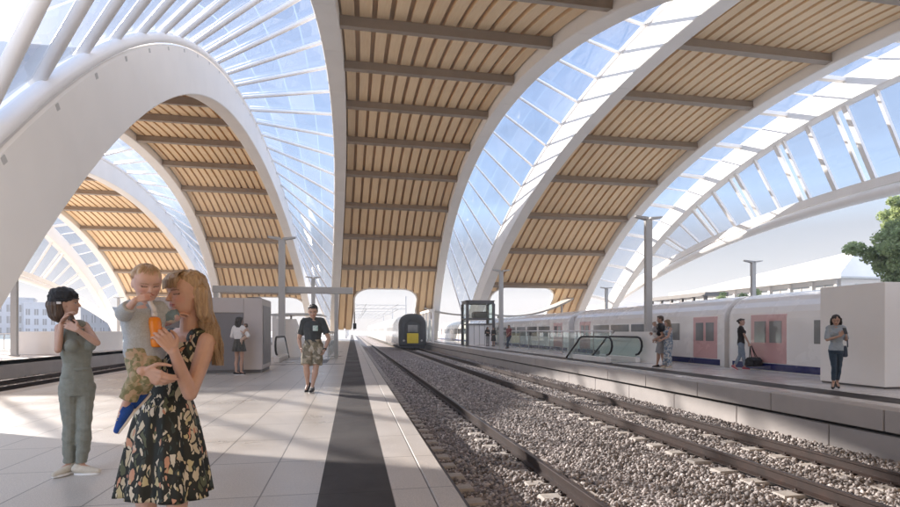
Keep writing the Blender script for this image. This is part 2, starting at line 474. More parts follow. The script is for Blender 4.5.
def scatter_stones(regions):
    phi = (1+5**0.5)/2
    iv = np.array([(-1,phi,0),(1,phi,0),(-1,-phi,0),(1,-phi,0),(0,-1,phi),(0,1,phi),(0,-1,-phi),(0,1,-phi),(phi,0,-1),(phi,0,1),(-phi,0,-1),(-phi,0,1)], float)
    iv /= np.linalg.norm(iv[0])
    fc = np.array([(0,11,5),(0,5,1),(0,1,7),(0,7,10),(0,10,11),(1,5,9),(5,11,4),(11,10,2),(10,7,6),(7,1,8),(3,9,4),(3,4,2),(3,2,6),(3,6,8),(3,8,9),(4,9,5),(2,4,11),(6,2,10),(8,6,7),(9,8,1)])
    P = []; R = []
    for x0, x1, y0, y1, dens, r0, r1 in regions:
        n = int((x1-x0)*(y1-y0)*dens)
        xy = np.column_stack([RNG.uniform(x0, x1, n), RNG.uniform(y0, y1, n)])
        keep = np.ones(n, bool)
        for rx in RAILX: keep &= np.abs(xy[:, 0]-rx) > 0.085
        # clear of the sleeper tops
        for cx, ys in SLEEP:
            ny = ys[0] + np.round((xy[:, 1]-ys[0])/0.6)*0.6
            on = (np.abs(xy[:, 1]-ny) < 0.135) & (np.minimum(np.abs(xy[:, 0]-(cx-0.75)), np.abs(xy[:, 0]-(cx+0.75))) < 0.43)
            keep &= ~(on & (RNG.random(n) > 0.10))
        xy = xy[keep]; r = RNG.uniform(0, 1, len(xy))**1.6*(r1-r0)+r0
        z = BAL_Z + RNG.uniform(-0.02, 0.035, len(xy)) + 0.025*np.sin(xy[:, 0]*3.1+np.sin(xy[:, 1]*1.7))
        P.append(np.column_stack([xy, z])); R.append(r)
    P = np.vstack(P); R = np.concatenate(R); n = len(P)
    sc = RNG.uniform(0.6, 1.25, (n, 1, 3)) * R[:, None, None]
    jit = RNG.uniform(0.62, 1.28, (n, 12, 1))
    V = iv[None]*jit*sc
    q = RNG.normal(size=(n, 4)); q /= np.linalg.norm(q, axis=1, keepdims=True); w, x, y, z = q.T
    Rm = np.stack([np.stack([1-2*(y*y+z*z), 2*(x*y-z*w), 2*(x*z+y*w)], -1), np.stack([2*(x*y+z*w), 1-2*(x*x+z*z), 2*(y*z-x*w)], -1), np.stack([2*(x*z-y*w), 2*(y*z+x*w), 1-2*(x*x+y*y)], -1)], 1)
    V = np.einsum('nij,nkj->nki', Rm, V) + P[:, None, :]
    F = fc[None] + (np.arange(n)*12)[:, None, None]
    me = bpy.data.meshes.new('ballast_stones'); nf = n*20
    me.vertices.add(n*12); me.loops.add(nf*3); me.polygons.add(nf)
    me.vertices.foreach_set('co', V.reshape(-1)); me.loops.foreach_set('vertex_index', F.reshape(-1).astype(np.int32))
    me.polygons.foreach_set('loop_start', np.arange(0, nf*3, 3, dtype=np.int32))
    me.update(calc_edges=True)
    tone = np.repeat(np.clip(RNG.beta(1.6, 2.2, n), 0, 1), 12)
    at = me.attributes.new('tone', 'FLOAT', 'POINT'); at.data.foreach_set('value', tone.astype(np.float32))
    o = link_mesh('ballast_stones', me, stone_mat()); tag(o, kind='stuff'); return o

def rail_mat():
    m = NT('rusty_rail'); f = m.noise(6, 6, 0.7); g = m.noise(1.2, 3)
    c = m.ramp(f, [(0.25, (0.018, 0.010, 0.008)), (0.6, (0.042, 0.022, 0.016)), (0.8, (0.075, 0.037, 0.024))])
    m.base(m.mix(m.math('MULTIPLY', g, 0.4), c, (0.035, 0.03, 0.03))); m.set(Roughness=0.6, Metallic=0.2); m.bump(f, 0.2, 0.005); return m.mat
M['rail'] = rail_mat()
def railtop_mat():
    m = NT('worn_rail_head'); f = m.noise(3, 4)
    m.base(m.ramp(f, [(0.3, (0.035, 0.024, 0.021)), (0.7, (0.075, 0.052, 0.045))])); m.set(Roughness=0.42, Metallic=0.5); return m.mat
M['railtop'] = railtop_mat()

RAIL_SEC = [(-0.075,-0.175),(0.075,-0.175),(0.075,-0.16),(0.012,-0.135),(0.012,-0.045),(0.036,-0.03),(0.036,-0.006),(0.028,0.0),(-0.028,0.0),(-0.036,-0.006),(-0.036,-0.03),(-0.012,-0.045),(-0.012,-0.135),(-0.075,-0.16)]
def make_track(cx, y0, y1, ys0, label, group='railway tracks'):
    root = empty('railway_track', (cx, 0, RAIL_Z), 0, label, 'railway track', group)
    for sx in (-0.75, 0.75):
        mb = MB(); n = len(RAIL_SEC)
        r0 = [(sx+x, y0, z) for x, z in RAIL_SEC]; r1 = [(sx+x, y1, z) for x, z in RAIL_SEC]
        mb.loft([r0, r1])
        mb.m[7] = 1
        mb.build('rail', [M['rail'], M['railtop']], root)
    def sleeper(mb, y):
        for sx in (-0.75, 0.75):
            b = 0.03
            x0, x1, ya, yb, zb, zt = sx-0.40, sx+0.38, y-0.13, y+0.13, -0.40, -0.178
            mb.loft([[(x0,ya,zb),(x1,ya,zb),(x1,yb,zb),(x0,yb,zb)],[(x0+0.01,ya+0.01,zt-b),(x1-0.01,ya+0.01,zt-b),(x1-0.01,yb-0.01,zt-b),(x0+0.01,yb-0.01,zt-b)],
                     [(x0+b,ya+b,zt),(x1-b,ya+b,zt),(x1-b,yb-b,zt),(x0+b,yb-b,zt)]])
            for e in (-1, 1):
                mb.box(sx+e*0.10-0.035, sx+e*0.10+0.035, y-0.05, y+0.05, zt-0.005, zt+0.028, 1, 0.008)
                mb.tube([(sx+e*0.115, y, zt), (sx+e*0.115, y, zt+0.055)], 0.016, 6, 1)
        mb.tube([(-0.34, y, -0.3), (0.34, y, -0.3)], 0.03, 6, 1)
    proto = MB(); sleeper(proto, 0.0); me = proto.mesh('sleeper'); me.materials.append(M['concrete']); me.materials.append(M['rail'])
    ys = [ys0+0.6*k for k in range(100)]
    for y in ys:
        o = bpy.data.objects.new('sleeper', me); COL.objects.link(o); o.parent = root; o.location = (0, y, 0)
    mb = MB(); y = ys[-1]+0.6
    while y < y1:
        for sx in (-0.75, 0.75): mb.box(sx-0.42, sx+0.42, y-0.12, y+0.12, -0.4, -0.18)
        y += 0.6
    tag(mb.build('sleeper', M['concrete'], root), kind='stuff')
    return root
T1, T2, T3 = 1.99, 6.53, -12.6
SLEEP = [(T1, (0.4,)), (T2, (0.55,)), (T3, (14.0,))]
RAILX = [T1-.75, T1+.75, T2-.75, T2+.75, T3-.75, T3+.75]
make_track(T1, -6, 240, 0.4, 'rusty railway track beside the near platform with the dark paving band')
make_track(T2, -6, 240, 0.55, 'rusty railway track the dark train with yellow doors stands on')
make_track(T3, 4, 240, 14.0, 'railway track on the left, behind the woman in the black cap')
make_track(23.0, -6, 200, 10.0, 'railway track hidden beyond the white train', 'railway tracks')
bpy.data.objects.remove  # (no-op)
scatter_stones([(0.85, 8.55, 2.2, 9, 700, 0.018, 0.046), (0.85, 8.55, 9, 18, 520, 0.020, 0.046), (0.85, 8.55, 18, 40, 200, 0.026, 0.05),
                (-15.0, -10.8, 15, 34, 90, 0.03, 0.055)])

# ---- floors
def granite(name, base, ox, oy, tx, ty, joint=0.006, offset=0.0, var=0.10, rough=0.33, speck=0.24, jointcol=0.35):
    m = NT(name); co = m.coord()
    mp = m.node('ShaderNodeMapping'); mp.vector_type = 'POINT'; mp.inputs['Location'].default_value = (ox, oy, 0); m.link(co, mp.inputs['Vector'])
    br = m.node('ShaderNodeTexBrick'); br.offset = offset; br.offset_frequency = 2; br.squash = 1
    br.inputs['Scale'].default_value = 1.0; br.inputs['Brick Width'].default_value = tx; br.inputs['Row Height'].default_value = ty
    br.inputs['Mortar Size'].default_value = joint; br.inputs['Mortar Smooth'].default_value = 0.1; br.inputs['Bias'].default_value = 0
    br.inputs['Color1'].default_value = (1-var, 1-var, 1-var, 1); br.inputs['Color2'].default_value = (1, 1, 1, 1); br.inputs['Mortar'].default_value = (jointcol, jointcol, jointcol, 1)
    m.link(mp.outputs[0], br.inputs['Vector'])
    sp = m.noise(170, 3, 0.7, co); sp2 = m.noise(48, 4, 0.7, co); cl = m.noise(0.7, 5, 0.6, co)
    c = m.ramp(sp, [(0.32, [x*(1-speck*2.2) for x in base]), (0.5, base), (0.68, [min(1, x*(1+speck)) for x in base])])
    c = m.mix(1.0, c, m.ramp(sp2, [(0.3, (0.86, 0.86, 0.86)), (0.62, (1.04, 1.04, 1.04))]), 'MULTIPLY')
    c = m.mix(1.0, c, m.ramp(cl, [(0.3, (0.82, 0.81, 0.80)), (0.68, (1.04, 1.04, 1.04))]), 'MULTIPLY')
    c = m.mix(1.0, c, br.outputs['Color'], 'MULTIPLY'); m.base(c)
    rr = m.ramp(cl, [(0.3, (rough*0.75,)*3), (0.7, (rough*1.3,)*3)]); m.set(Roughness=rr)
    b = m.math('SUBTRACT', 1.0, br.outputs['Fac']); m.bump(b, 0.4, 0.004); return m.mat
M['tiles'] = granite('granite_floor_tiles', (0.58, 0.53, 0.47), 0.08, 0.12, 0.63, 1.12, 0.007, var=0.09)
M['edge_tiles'] = granite('pale_granite_edge', (0.62, 0.575, 0.53), -0.317, 0.12, 0.31, 1.12, 0.006, var=0.07, rough=0.45)
M['dark_tiles'] = granite('dark_granite_band', (0.036, 0.029, 0.027), 0.26, 0.07, 0.9, 2.2, 0.006, var=0.10, rough=0.62, speck=0.2, jointcol=0.3)
M['floor_far'] = granite('polished_far_platform', (0.76, 0.72, 0.69), 0.0, 0.0, 1.2, 2.4, 0.006, var=0.05, rough=0.22)

# near platform: x -7.4 .. 0.845
XE, XL, YE = 0.845, -7.4, 200
mb = MB(); mb.box(XL, XE-0.22, -12, YE, TER_Z-0.05, -0.012)
tag(mb.build('platform', M['facing']), kind='structure')
def sheet(name, x0, x1, y0, y1, z, mat):
    mb = MB(); mb.add([(x0, y0, z), (x1, y0, z), (x1, y1, z), (x0, y1, z)], [(0, 1, 2, 3)])
    return tag(mb.build(name, mat, flip=False), kind='structure')
sheet('platform_paving', XL+0.4, -0.26, -12, YE, 0.0, M['tiles'])
sheet('platform_dark_band', -0.26, 0.317, -12, YE, 0.0, M['dark_tiles'])
sheet('platform_edge_paving', 0.317, 0.625, -12, YE, 0.0, M['edge_tiles'])
mb = MB(); mb.box(0.629, XE, -12, YE, -0.16, 0.001, 0, 0.012); mb.box(XL, XL+0.396, -12, YE, -0.16, 0.001, 0, 0.012)
tag(mb.build('platform_kerb', M['edge_tiles']), kind='structure')
# right platform: x 8.62 .. 18
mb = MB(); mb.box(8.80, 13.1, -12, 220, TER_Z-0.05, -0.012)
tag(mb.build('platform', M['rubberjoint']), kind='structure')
sheet('platform_paving', 10.35, 13.1, -12, 220, 0.0, M['floor_far'])
sheet('platform_dark_band', 9.55, 10.35, -12, 220, 0.0, M['dark_tiles'])
sheet('platform_edge_paving', 9.10, 9.55, -12, 220, 0.0, M['floor_far'])
mb = MB(); y = -9.5
while y < 200:       # long lip slabs, then the recessed gap, then the lower facing panels
    mb.box(8.62, 9.10, y, y+2.385, -0.36, 0.002, 0, 0.012); y += 2.4
y = -8.4
while y < 200:
    mb.box(8.70, 8.80, y, y+2.385, TER_Z, -0.43, 0, 0.01); y += 2.4
tag(mb.build('platform_facing', M['facing']), kind='structure')
# far left platform
mb = MB(); mb.box(-26, -15.05, -4, 200, TER_Z-0.05, -0.012); tag(mb.build('platform', M['facing']), kind='structure')
sheet('platform_paving', -26, -15.5, -4, 200, 0.0, M['floor_far'])
mb = MB(); mb.box(-15.5, -15.05, -4, 200, -0.2, 0.003, 0, 0.012); tag(mb.build('platform_kerb', M['edge_tiles']), kind='structure')
# platform beyond the white train
mb = MB(); mb.box(24.6, 31, -4, 200, TER_Z-0.05, 0.0); tag(mb.build('platform', M['facing']), kind='structure')
# ------------------------------------------------------------------ trains
def train_paint(name, c): return simple(name, c, 0.26, var=0.012, scale=0.5, coat=0.4)
M['trainwhite'] = train_paint('train_white_paint', (0.90, 0.885, 0.86))
M['traingrey'] = train_paint('train_grey_paint', (0.36, 0.36, 0.37))
M['trainred'] = train_paint('train_red_door', (0.66, 0.40, 0.395))
M['trainblue'] = train_paint('train_blue_stripe', (0.015, 0.02, 0.13))
M['traindark'] = simple('train_underframe', (0.045, 0.045, 0.05), 0.7, var=0.2)
M['rubbernose'] = simple('train_nose_rubber', (0.055, 0.06, 0.065), 0.6, var=0.15, scale=2)
M['yellow'] = simple('yellow_door_paint', (0.78, 0.60, 0.035), 0.4, var=0.05)
def winmat():
    m = NT('train_window_glass'); f = m.noise(0.8, 3)
    m.base(m.ramp(f, [(0.3, (0.14, 0.145, 0.145)), (0.7, (0.30, 0.30, 0.29))])); m.set(Roughness=0.08); return m.mat
M['window'] = winmat()

def train_section(hw, zb, zt, shoulder, n=7):
    """half section going up the +x side and down the -x side"""
    pts = [(hw-0.10, zb), (hw, zb+0.22), (hw, shoulder)]
    for k in range(1, n+1):
        a = (PI/2)*k/n
        pts.append((hw*math.cos(a)**0.75 if k < n else 0.0, shoulder+(zt-shoulder)*math.sin(a)))
    return pts + [(-x, z) for x, z in reversed(pts[:-1])]

def carriage(root, cx, y0, y1, sec, body_mat, wins, wz, doors, stripe, ends=0.0):
    mb = MB(); rings = []
    for y, s in ((y0, 0.985), (y0+0.12, 1.0), (y1-0.12, 1.0), (y1, 0.985)):
        rings.append([(cx+x*s, y, z) for x, z in sec])
    mb.loft(rings, smooth=False); body = mb.build('carriage', body_mat, root)
    hw = max(p[0] for p in sec)
    for (a, b) in wins:
        for sd in (-1, 1):
            mb = MB(); x = cx+sd*(hw-0.02); mb.box(x-0.028, x+0.028, a, b, wz[0], wz[1], 0, 0.006)
            mb.build('window', M['window'], body)
    for (a, b) in doors:
        for sd in (-1, 1):
            mb = MB(); x = cx+sd*(hw-0.02); mb.box(x-0.034, x+0.034, a, b, stripe[1]+0.02 if stripe else wz[0]-1.0, wz[1]+0.22, 0, 0.008)
            d = mb.build('door', M['trainred'], body)
            mb = MB(); x = cx+sd*(hw+0.02)
            mb.box(x-0.012, x+0.012, a+0.18, (a+b)/2-0.08, wz[0], wz[1], 0, 0.004); mb.box(x-0.012, x+0.012, (a+b)/2+0.08, b-0.18, wz[0], wz[1], 0, 0.004)
            mb.build('window', M['window'], body)
    if stripe:
        for sd in (-1, 1):
            mb = MB(); x = cx+sd*(hw-0.02); mb.box(x-0.025, x+0.025, y0+0.2, y1-0.2, stripe[0], stripe[1])
            mb.build('stripe', M['trainblue'], body)
    mb = MB(); mb.box(cx-hw+0.25, cx+hw-0.25, y0+0.3, y1-0.3, -0.62, sec[0][1]+0.05)
    for yy in (y0+3, y0+5.4, y1-5.4, y1-3):
        for sd in (-1, 1):
            mb.loft([[(cx+sd*0.80, yy+0.42*math.cos(2*PI*k/16), -0.20+0.42*math.sin(2*PI*k/16)) for k in range(16)], [(cx+sd*0.66, yy+0.42*math.cos(2*PI*k/16), -0.20+0.42*math.sin(2*PI*k/16)) for k in range(16)]])
    mb.build('underframe', M['traindark'], body)
    return body

def shift(o, v):
    o.data.transform(Matrix.Translation(-Vector(v)))
    for c in o.children: shift(c, v)

# long white train beyond the right platform
tr = empty('passenger_train', (15.0, 30.0, RAIL_Z), 0, 'long white train with blue stripe and red doors standing beyond the right platform', 'train')
sec = train_section(1.62, -0.42, 2.62, 1.70)
spans = [(-9.0, 17.0), (17.25, 30.6), (31.4, 56.0), (56.3, 81.0)]
for i, (a, b) in enumerate(spans):
    if i == 0: wins = [(-7+2.6*k, -7+2.6*k+2.2) for k in range(8)]; doors = [(14.4, 15.9)]
    elif i == 1: wins = [(19.9+2.05*k, 19.9+2.05*k+1.85) for k in range(4)]; doors = [(17.6, 19.0), (28.3, 29.7)]
    else: wins = [(a+3.2+2.6*k, a+3.2+2.6*k+2.2) for k in range(7)]; doors = [(a+1.0, a+2.5), (b-2.5, b-1.0)]
    carriage(tr, 15.0, a, b, sec, M['trainwhite'], wins, (0.92, 1.62), doors, (0.02, 0.24))
    if i:
        mb = MB(); mb.box(15.0-1.25, 15.0+1.25, spans[i-1][1]-0.05, a+0.05, -0.3, 2.2); mb.build('gangway', M['kiosk'], tr)
for c in tr.children: shift(c, tr.location)

# dark-nosed train on the main track
tr = empty('passenger_train', (T2, 58.0, RAIL_Z), 0, 'train with rounded dark rubber nose and yellow door coming out of the central archway', 'train')
sec = train_section(1.45, -0.38, 3.15, 1.95)
b0 = carriage(tr, T2, 58.35, 82.0, sec, M['traingrey'], [(62+2.6*k, 64.1+2.6*k) for k in range(7)], (1.0, 1.75), [], None)
# nose: thick ring round a recessed panel
mb = MB(); out = [(T2+x*1.03, z*1.0+0.02) for x, z in sec]; n = len(out)
cz = 1.2
def sc(p, s): return (T2+(p[0]-T2)*s, cz+(p[1]-cz)*s)
rings = []
for y, s in ((58.36, 1.0), (58.1, 1.02), (57.8, 1.0), (57.68, 0.95), (57.64, 0.88), (57.68, 0.62), (57.84, 0.58)):
    rings.append([(sc(p, s)[0], y, sc(p, s)[1]) for p in out])
mb.loft(rings, caps=True, smooth=True); nose = mb.build('nose', M['rubbernose'], tr)
mb = MB(); mb.box(T2-0.62, T2+0.62, 57.60, 57.86, -0.05, 1.05, 0, 0.03); mb.box(T2-0.55, T2+0.55, 57.585, 57.61, 0.42, 0.47)
mb.build('door', M['yellow'], nose)
mb = MB(); mb.box(T2-0.55, T2+0.55, 57.62, 57.86, 1.15, 1.95, 0, 0.04); mb.build('window', M['window'], nose)
for sd in (-1, 1):
    mb = MB(); mb.tube([(T2+sd*0.98, 57.70, 0.25), (T2+sd*0.98, 57.58, 0.25)], 0.11, 14); mb.build('headlight', M['stainless'], nose)
mb = MB(); mb.box(T2-1.35, T2+1.35, 57.7, 58.3, -0.62, -0.36, 0, 0.05); mb.tube([(T2, 57.7, -0.42), (T2, 57.3, -0.42)], 0.12, 10); mb.build('coupler', M['traindark'], nose)
for k in range(4):
    a = 82.5+24.5*k
    carriage(tr, T2, a, a+24, sec, M['trainwhite'], [(a+2+2.6*j, a+4.1+2.6*j) for j in range(8)], (1.0, 1.75), [], None)
for c in tr.children: shift(c, tr.location)

# ------------------------------------------------------------------ lamp posts
def lamp_post(x, y, label, h=5.7):
    r = empty('lamp_post', (x, y, 0), 0, label, 'lamp post', 'grey T shaped lamp posts on the platforms')
    mb = MB(); mb.box(-0.15, 0.15, -0.10, 0.10, 0, h-0.10, 0, 0.02); mb.box(-0.20, 0.20, -0.13, 0.13, 0, 0.06, 0, 0.01); mb.build('pole', M['greypost'], r)
    mb = MB()
    for s in (-1, 1):
        mb.loft([[(s*0.05, -0.14, h-0.13), (s*0.05, 0.14, h-0.13), (s*0.05, 0.14, h-0.01), (s*0.05, -0.14, h-0.01)],
                 [(s*0.62, -0.10, h-0.02), (s*0.62, 0.10, h-0.02), (s*0.62, 0.10, h+0.05), (s*0.62, -0.10, h+0.05)]])
    mb.build('lamp_head', M['greypost'], r)
    return r
lamp_post(12.55, 20.9, 'tall lamp post behind the escalator, in front of the white train', 6.2)
lamp_post(10.6, 37.0, 'lamp post between the glass lift and the man in the red shirt')
lamp_post(24.8, 29.3, 'lamp post beyond the white train, in front of the white roofed building')
lamp_post(25.4, 50.0, 'small far lamp post at the foot of the right edge arch')
lamp_post(-3.25, 26.0, 'lamp post crossing the grey overhead beam beside the kiosk')
lamp_post(-3.1, 44.5, 'slim far lamp post right of the walking man, near the central vault foot')
lamp_post(-17.3, 31.3, 'lamp post at the far left behind the woman in the black cap')
lamp_post(-30.0, 76.0, 'faint distant lamp post between the woman in the cap and the child')

# ------------------------------------------------------------------ kiosk on the near platform
r = empty('kiosk', (-3.9, 17.2, 0), 0, 'mauve grey box kiosk with a recessed slate panel behind the foreground woman', 'kiosk')
mb = MB(); x0, x1, y0, y1, z1 = -2.15, 1.16, 0.0, 1.9, 2.32
mb.box(x0, x1, y0+0.06, y1, 0.10, z1, 0, 0.02)
mb.box(x0, -1.75, y0, y0+0.058, 0.10, z1, 0, 0.01); mb.box(0.62, x1, y0, y0+0.058, 0.10, z1, 0, 0.01); mb.box(-1.748, 0.618, y0, y0+0.058, 1.86, z1, 0, 0.01)
mb.build('body', M['kiosk'], r)
mb = MB(); mb.box(x0+0.05, x1-0.05, y0+0.1, y1-0.05, 0.0, 0.10); mb.build('plinth', M['darkgrey'], r)
mb = MB(); mb.box(-1.74, 0.61, y0+0.02, y0+0.057, 0.10, 1.85); mb.build('panel', M['kioskdark'], r)
mb = MB(); mb.box(x1-0.45, x1-0.08, y0+0.1, y0+0.5, z1, z1+0.03); mb.build('roof_hatch', M['black'], r)
mb = MB(); mb.box(x1+0.0, x1+0.012, y0+0.2, y1-0.2, 0.25, 2.1); mb.build('side_panel', M['kioskdark'], r)
# white enclosure at the right
r = empty('stair_enclosure', (11.7, 9.87, 0), 0, 'plain white box enclosure behind the woman looking at her phone', 'enclosure')
mb = MB(); mb.box(0, 1.5, 0, 1.67, 0.04, 2.4, 0, 0.012); mb.build('wall', M['whitewall'], r)
mb = MB(); mb.box(0.03, 1.47, 0.03, 1.64, 0.0, 0.04); mb.build('plinth', M['darkgrey'], r)

# overhead portal beam on the near platform
r = empty('portal_frame', (-3.2, 26.35, 0), 0, 'grey overhead portal beam on slim posts above the walking man', 'portal frame')
mb = MB(); mb.box(-3.2, 3.25, -0.1, 0.1, 3.10, 3.42, 0, 0.02); mb.build('beam', M['greypost'], r)
for x in (-3.05, 2.45):
    mb = MB(); mb.box(x-0.09, x+0.09, -0.09, 0.09, 0, 3.10, 0, 0.01); mb.build('post', M['greypost'], r)

# ------------------------------------------------------------------ escalators
def escalator(loc, label, n_rails=2, gap=1.3, solid=False):
    r = empty('escalator', loc, 0, label, 'escalator', 'escalators down from the platforms')
    for k in range(n_rails):
        x = k*gap
        # handrail: newel loop, level run, then sloping down through the floor
        path = [(x, 0.25, 0.32), (x, 0.05, 0.36), (x, -0.12, 0.50), (x, -0.20, 0.68), (x, -0.17, 0.86), (x, -0.05, 1.0), (x, 0.15, 1.05), (x, 2.6, 1.05), (x, 2.9, 0.97), (x, 3.15, 0.78), (x, 4.4, 0.02)]
        sm = [Vector(p) for p in path]
        mb = MB(); mb.tube(sm, 0.042, 10); mb.build('handrail', M['black'], r)
        mb = MB()
        prof = [(0.3, 0.22), (0.0, 0.42), (-0.12, 0.68), (0.02, 0.93), (0.2, 1.0), (2.6, 1.0), (3.1, 0.74), (4.3, 0.03), (3.6, 0.03), (2.9, 0.22)]
        mb.loft([[(x-0.006, y, z) for y, z in prof], [(x+0.006, y, z) for y, z in prof]])
        mb.build('balustrade', M['whitewall'] if solid else M['clearglass'], r)
        mb = MB(); mb.box(x-0.11, x+0.11, 0.1, 3.4, 0.0, 0.22, 0, 0.02); mb.build('skirt', M['whitewall'], r)
    mb = MB(); w = gap*(n_rails-1)
    if n_rails > 1:
        mb.box(0.12, w-0.12, 0.0, 1.6, 0.002, 0.02)
        for i in range(14): mb.box(0.14, w-0.14, 1.62+0.13*i, 1.62+0.13*i+0.11, 0.002, 0.028)
        mb.build('step_plate', M['stainless'], r)
    return r
escalator((10.25, 19.9, 0), 'escalator with two black looping handrails on the right platform')
escalator((-3.05, 22.6, 0), 'escalator end with a black curved handrail on a white panel right of the kiosk', 2, 1.2, True)
# white parapet and glass guard rail behind it
mb = MB(); 
prof = [(18.9, 0.0), (18.9, 1.27), (22.4, 1.27), (23.9, 0.5), (23.9, 0.0)]
mb.loft([[(11.80, y, z) for y, z in prof], [(11.95, y, z) for y, z in prof]])
o = mb.build('parapet', M['whitewall']); tag(o, 'low white parapet behind the black escalator handrails', 'parapet')
def guard_rail(p0, p1, label, h=1.1, n=10, top=M['whitebar']):
    p0 = Vector(p0); p1 = Vector(p1); r = empty('guard_rail', p0, 0, label, 'guard rail'); d = p1-p0
    mb = MB(); mb.tube([Vector((0, 0, h)), d+Vector((0, 0, h))], 0.035, 8); mb.build('top_rail', top, r)
    u = d.normalized()*0.02; v = Vector((-d.y, d.x, 0)).normalized()*0.02
    for i in range(n+1):
        mb = MB(); mb.obox(d*i/n+Vector((0, 0, (h-0.036)/2)), u, v, Vector((0, 0, (h-0.036)/2))); mb.build('post', M['greypost'], r)
    for i in range(n):
        mb = MB(); a = d*(i+0.03)/n; b = d*(i+0.97)/n; c = (a+b)/2+Vector((0, 0, h*0.5))
        mb.obox(c, (b-a)/2, v*0.25, Vector((0, 0, h*0.42))); mb.build('glass_panel', M['clearglass'], r)
    return r
guard_rail((12.3, 23.6, 0), (12.3, 44.0, 0), 'long glass guard rail with white top rail in front of the white train', 1.3, 10)
guard_rail((-1.05, 24.2, 0), (-1.05, 38.0, 0), 'glass guard rail running away behind the walking man', 1.25, 7, M['stainless'])
guard_rail((-24.5, 40.0, 0), (-24.5, 84.0, 0), 'white guard rail along the far left platform', 1.1, 14)
# stair opening wall right of the kiosk: slanted white wall
mb = MB(); prof = [(27.5, 0.0), (27.5, 2.05), (29.0, 2.05), (34.0, 0.1), (34.0, 0.0)]
mb.loft([[(-3.9, y, z) for y, z in prof], [(-3.7, y, z) for y, z in prof]])
mb.loft([[(-3.7, 27.5, 0), (-2.5, 27.5, 0), (-2.05, 27.5, 0.0), (-2.75, 27.5, 1.9), (-3.7, 27.5, 1.9)], [(-3.7, 27.7, 0), (-2.5, 27.7, 0), (-2.05, 27.7, 0.0), (-2.75, 27.7, 1.9), (-3.7, 27.7, 1.9)]])
o = mb.build('parapet', M['whitewall']); tag(o, 'slanted white stair wall seen between the kiosk and the walking man', 'parapet')
mb = MB(); mb.box(-18.3, -15.9, 33.0, 41, 0, 1.27, 0, 0.02); o = mb.build('parapet', M['whitewall']); tag(o, 'low white parapet beside the left lamp post on the far left platform', 'parapet')
# dark floor grate near the walking man
mb = MB()
for i in range(16): mb.box(-1.95+0.06*i, -1.91+0.06*i, 22.0, 24.6, 0.002, 0.014)
o = mb.build('floor_grate', M['darkgrey']); tag(o, 'dark floor grate left of the walking man', 'floor grate')
mb = MB(); mb.box(-6.9, -0.3, 21.2, 21.32, 0.003, 0.010); o = mb.build('floor_drain', M['darkgrey']); tag(o, 'thin dark drain line across the near platform floor', 'drain')

# ------------------------------------------------------------------ glass lift on the right platform
r = empty('glass_lift', (10.2, 47.0, 0), 0, 'glass lift shaft with dark steel frame on the right platform', 'lift')
W, D, H = 2.7, 2.4, 4.05
for x in (0.12, W-0.12):
    for y in (0.12, D-0.12):
        mb = MB(); mb.box(x-0.12, x+0.12, y-0.12, y+0.12, 0, H-0.25, 0, 0.01); mb.build('post', M['darkgrey'], r)
for z in (1.85, 2.35, H-0.25):
    h = 0.12 if z < H-0.3 else 0.25
    mb = MB(); mb.box(0.245, W-0.245, 0.02, 0.2, z, z+h); mb.box(0.245, W-0.245, D-0.2, D-0.02, z, z+h); mb.box(0.02, 0.2, 0.245, D-0.245, z, z+h); mb.box(W-0.2, W-0.02, 0.245, D-0.245, z, z+h)
    if h > 0.2: mb.box(0, W, 0, D, H, H+0.05)
    mb.build('ring_beam', M['darkgrey'], r)
for x in (0.75, 1.25, 1.75, 2.2):
    mb = MB(); mb.box(x-0.02, x+0.02, 0.08, 0.12, 0.02, 1.85); mb.build('door_mullion', M['greypost'], r)
mb = MB(); mb.box(0.25, W-0.25, 0.13, 0.15, 0.02, 1.85); mb.build('door', M['whitewall'], r)
mb = MB(); mb.box(0.25, W-0.25, 0.1, 0.12, 2.48, 3.79); mb.box(0.1, 0.12, 0.25, D-0.25, 0.02, 3.79); mb.box(W-0.12, W-0.1, 0.25, D-0.25, 0.02, 3.79); mb.build('glass_panel', M['clearglass'], r)
mb = MB(); mb.box(0.9, 2.2, 0.7, 1.9, 2.5, 3.1, 0, 0.1); mb.build('machinery', M['darkgrey'], r)

# glass doors / columns row between the central vault foot and the lift
r = empty('glass_screen', (9.4, 62, 0), 0, 'row of glass bays on pale columns between the dark train and the glass lift', 'glass screen')
for k in range(5):
    mb = MB(); mb.box(-0.15, 0.15, 3.0*k-0.15, 3.0*k+0.15, 0, 3.6, 0, 0.02); mb.build('column', M['whitewall'], r)
mb = MB(); mb.box(-0.2, 0.2, -0.3, 12.3, 3.6, 3.9); mb.build('beam', M['white'], r)
mb = MB(); mb.box(-0.02, 0.02, 0.16, 11.84, 0.1, 2.6); mb.build('glass_panel', M['clearglass'], r)

# low curved canopies where the vault feet meet the platforms
def canopy(pts, depth, label, th=0.22, posts=True):
    r = empty('platform_canopy', Vector((pts[0][0], pts[0][1], 0)), 0, label, 'canopy', 'low canopies at the feet of the vaults'); o = Vector((pts[0][0], pts[0][1], 0))
    mb = MB(); rings = []
    for x, y, z in pts:
        rings.append([Vector((x, y, z))-o, Vector((x, y+depth, z+0.25))-o, Vector((x, y+depth, z+0.25+th*0.5))-o, Vector((x, y, z+th))-o])
    mb.loft(rings); mb.build('roof_slab', M['greypost'], r)
    if posts:
        for x, y, z in (pts[1], pts[-2]):
            mb = MB(); mb.cyl((x-o.x, y-o.y+depth*0.5, 0), 0.12, z+0.1, 12); mb.build('post', M['greypost'], r)
    return r
def arc(p0, p1, sag, n=10):
    p0 = Vector(p0); p1 = Vector(p1); return [p0.lerp(p1, i/n)+Vector((0, 0, sag*4*(i/n)*(1-i/n)))for i in range(n+1)]
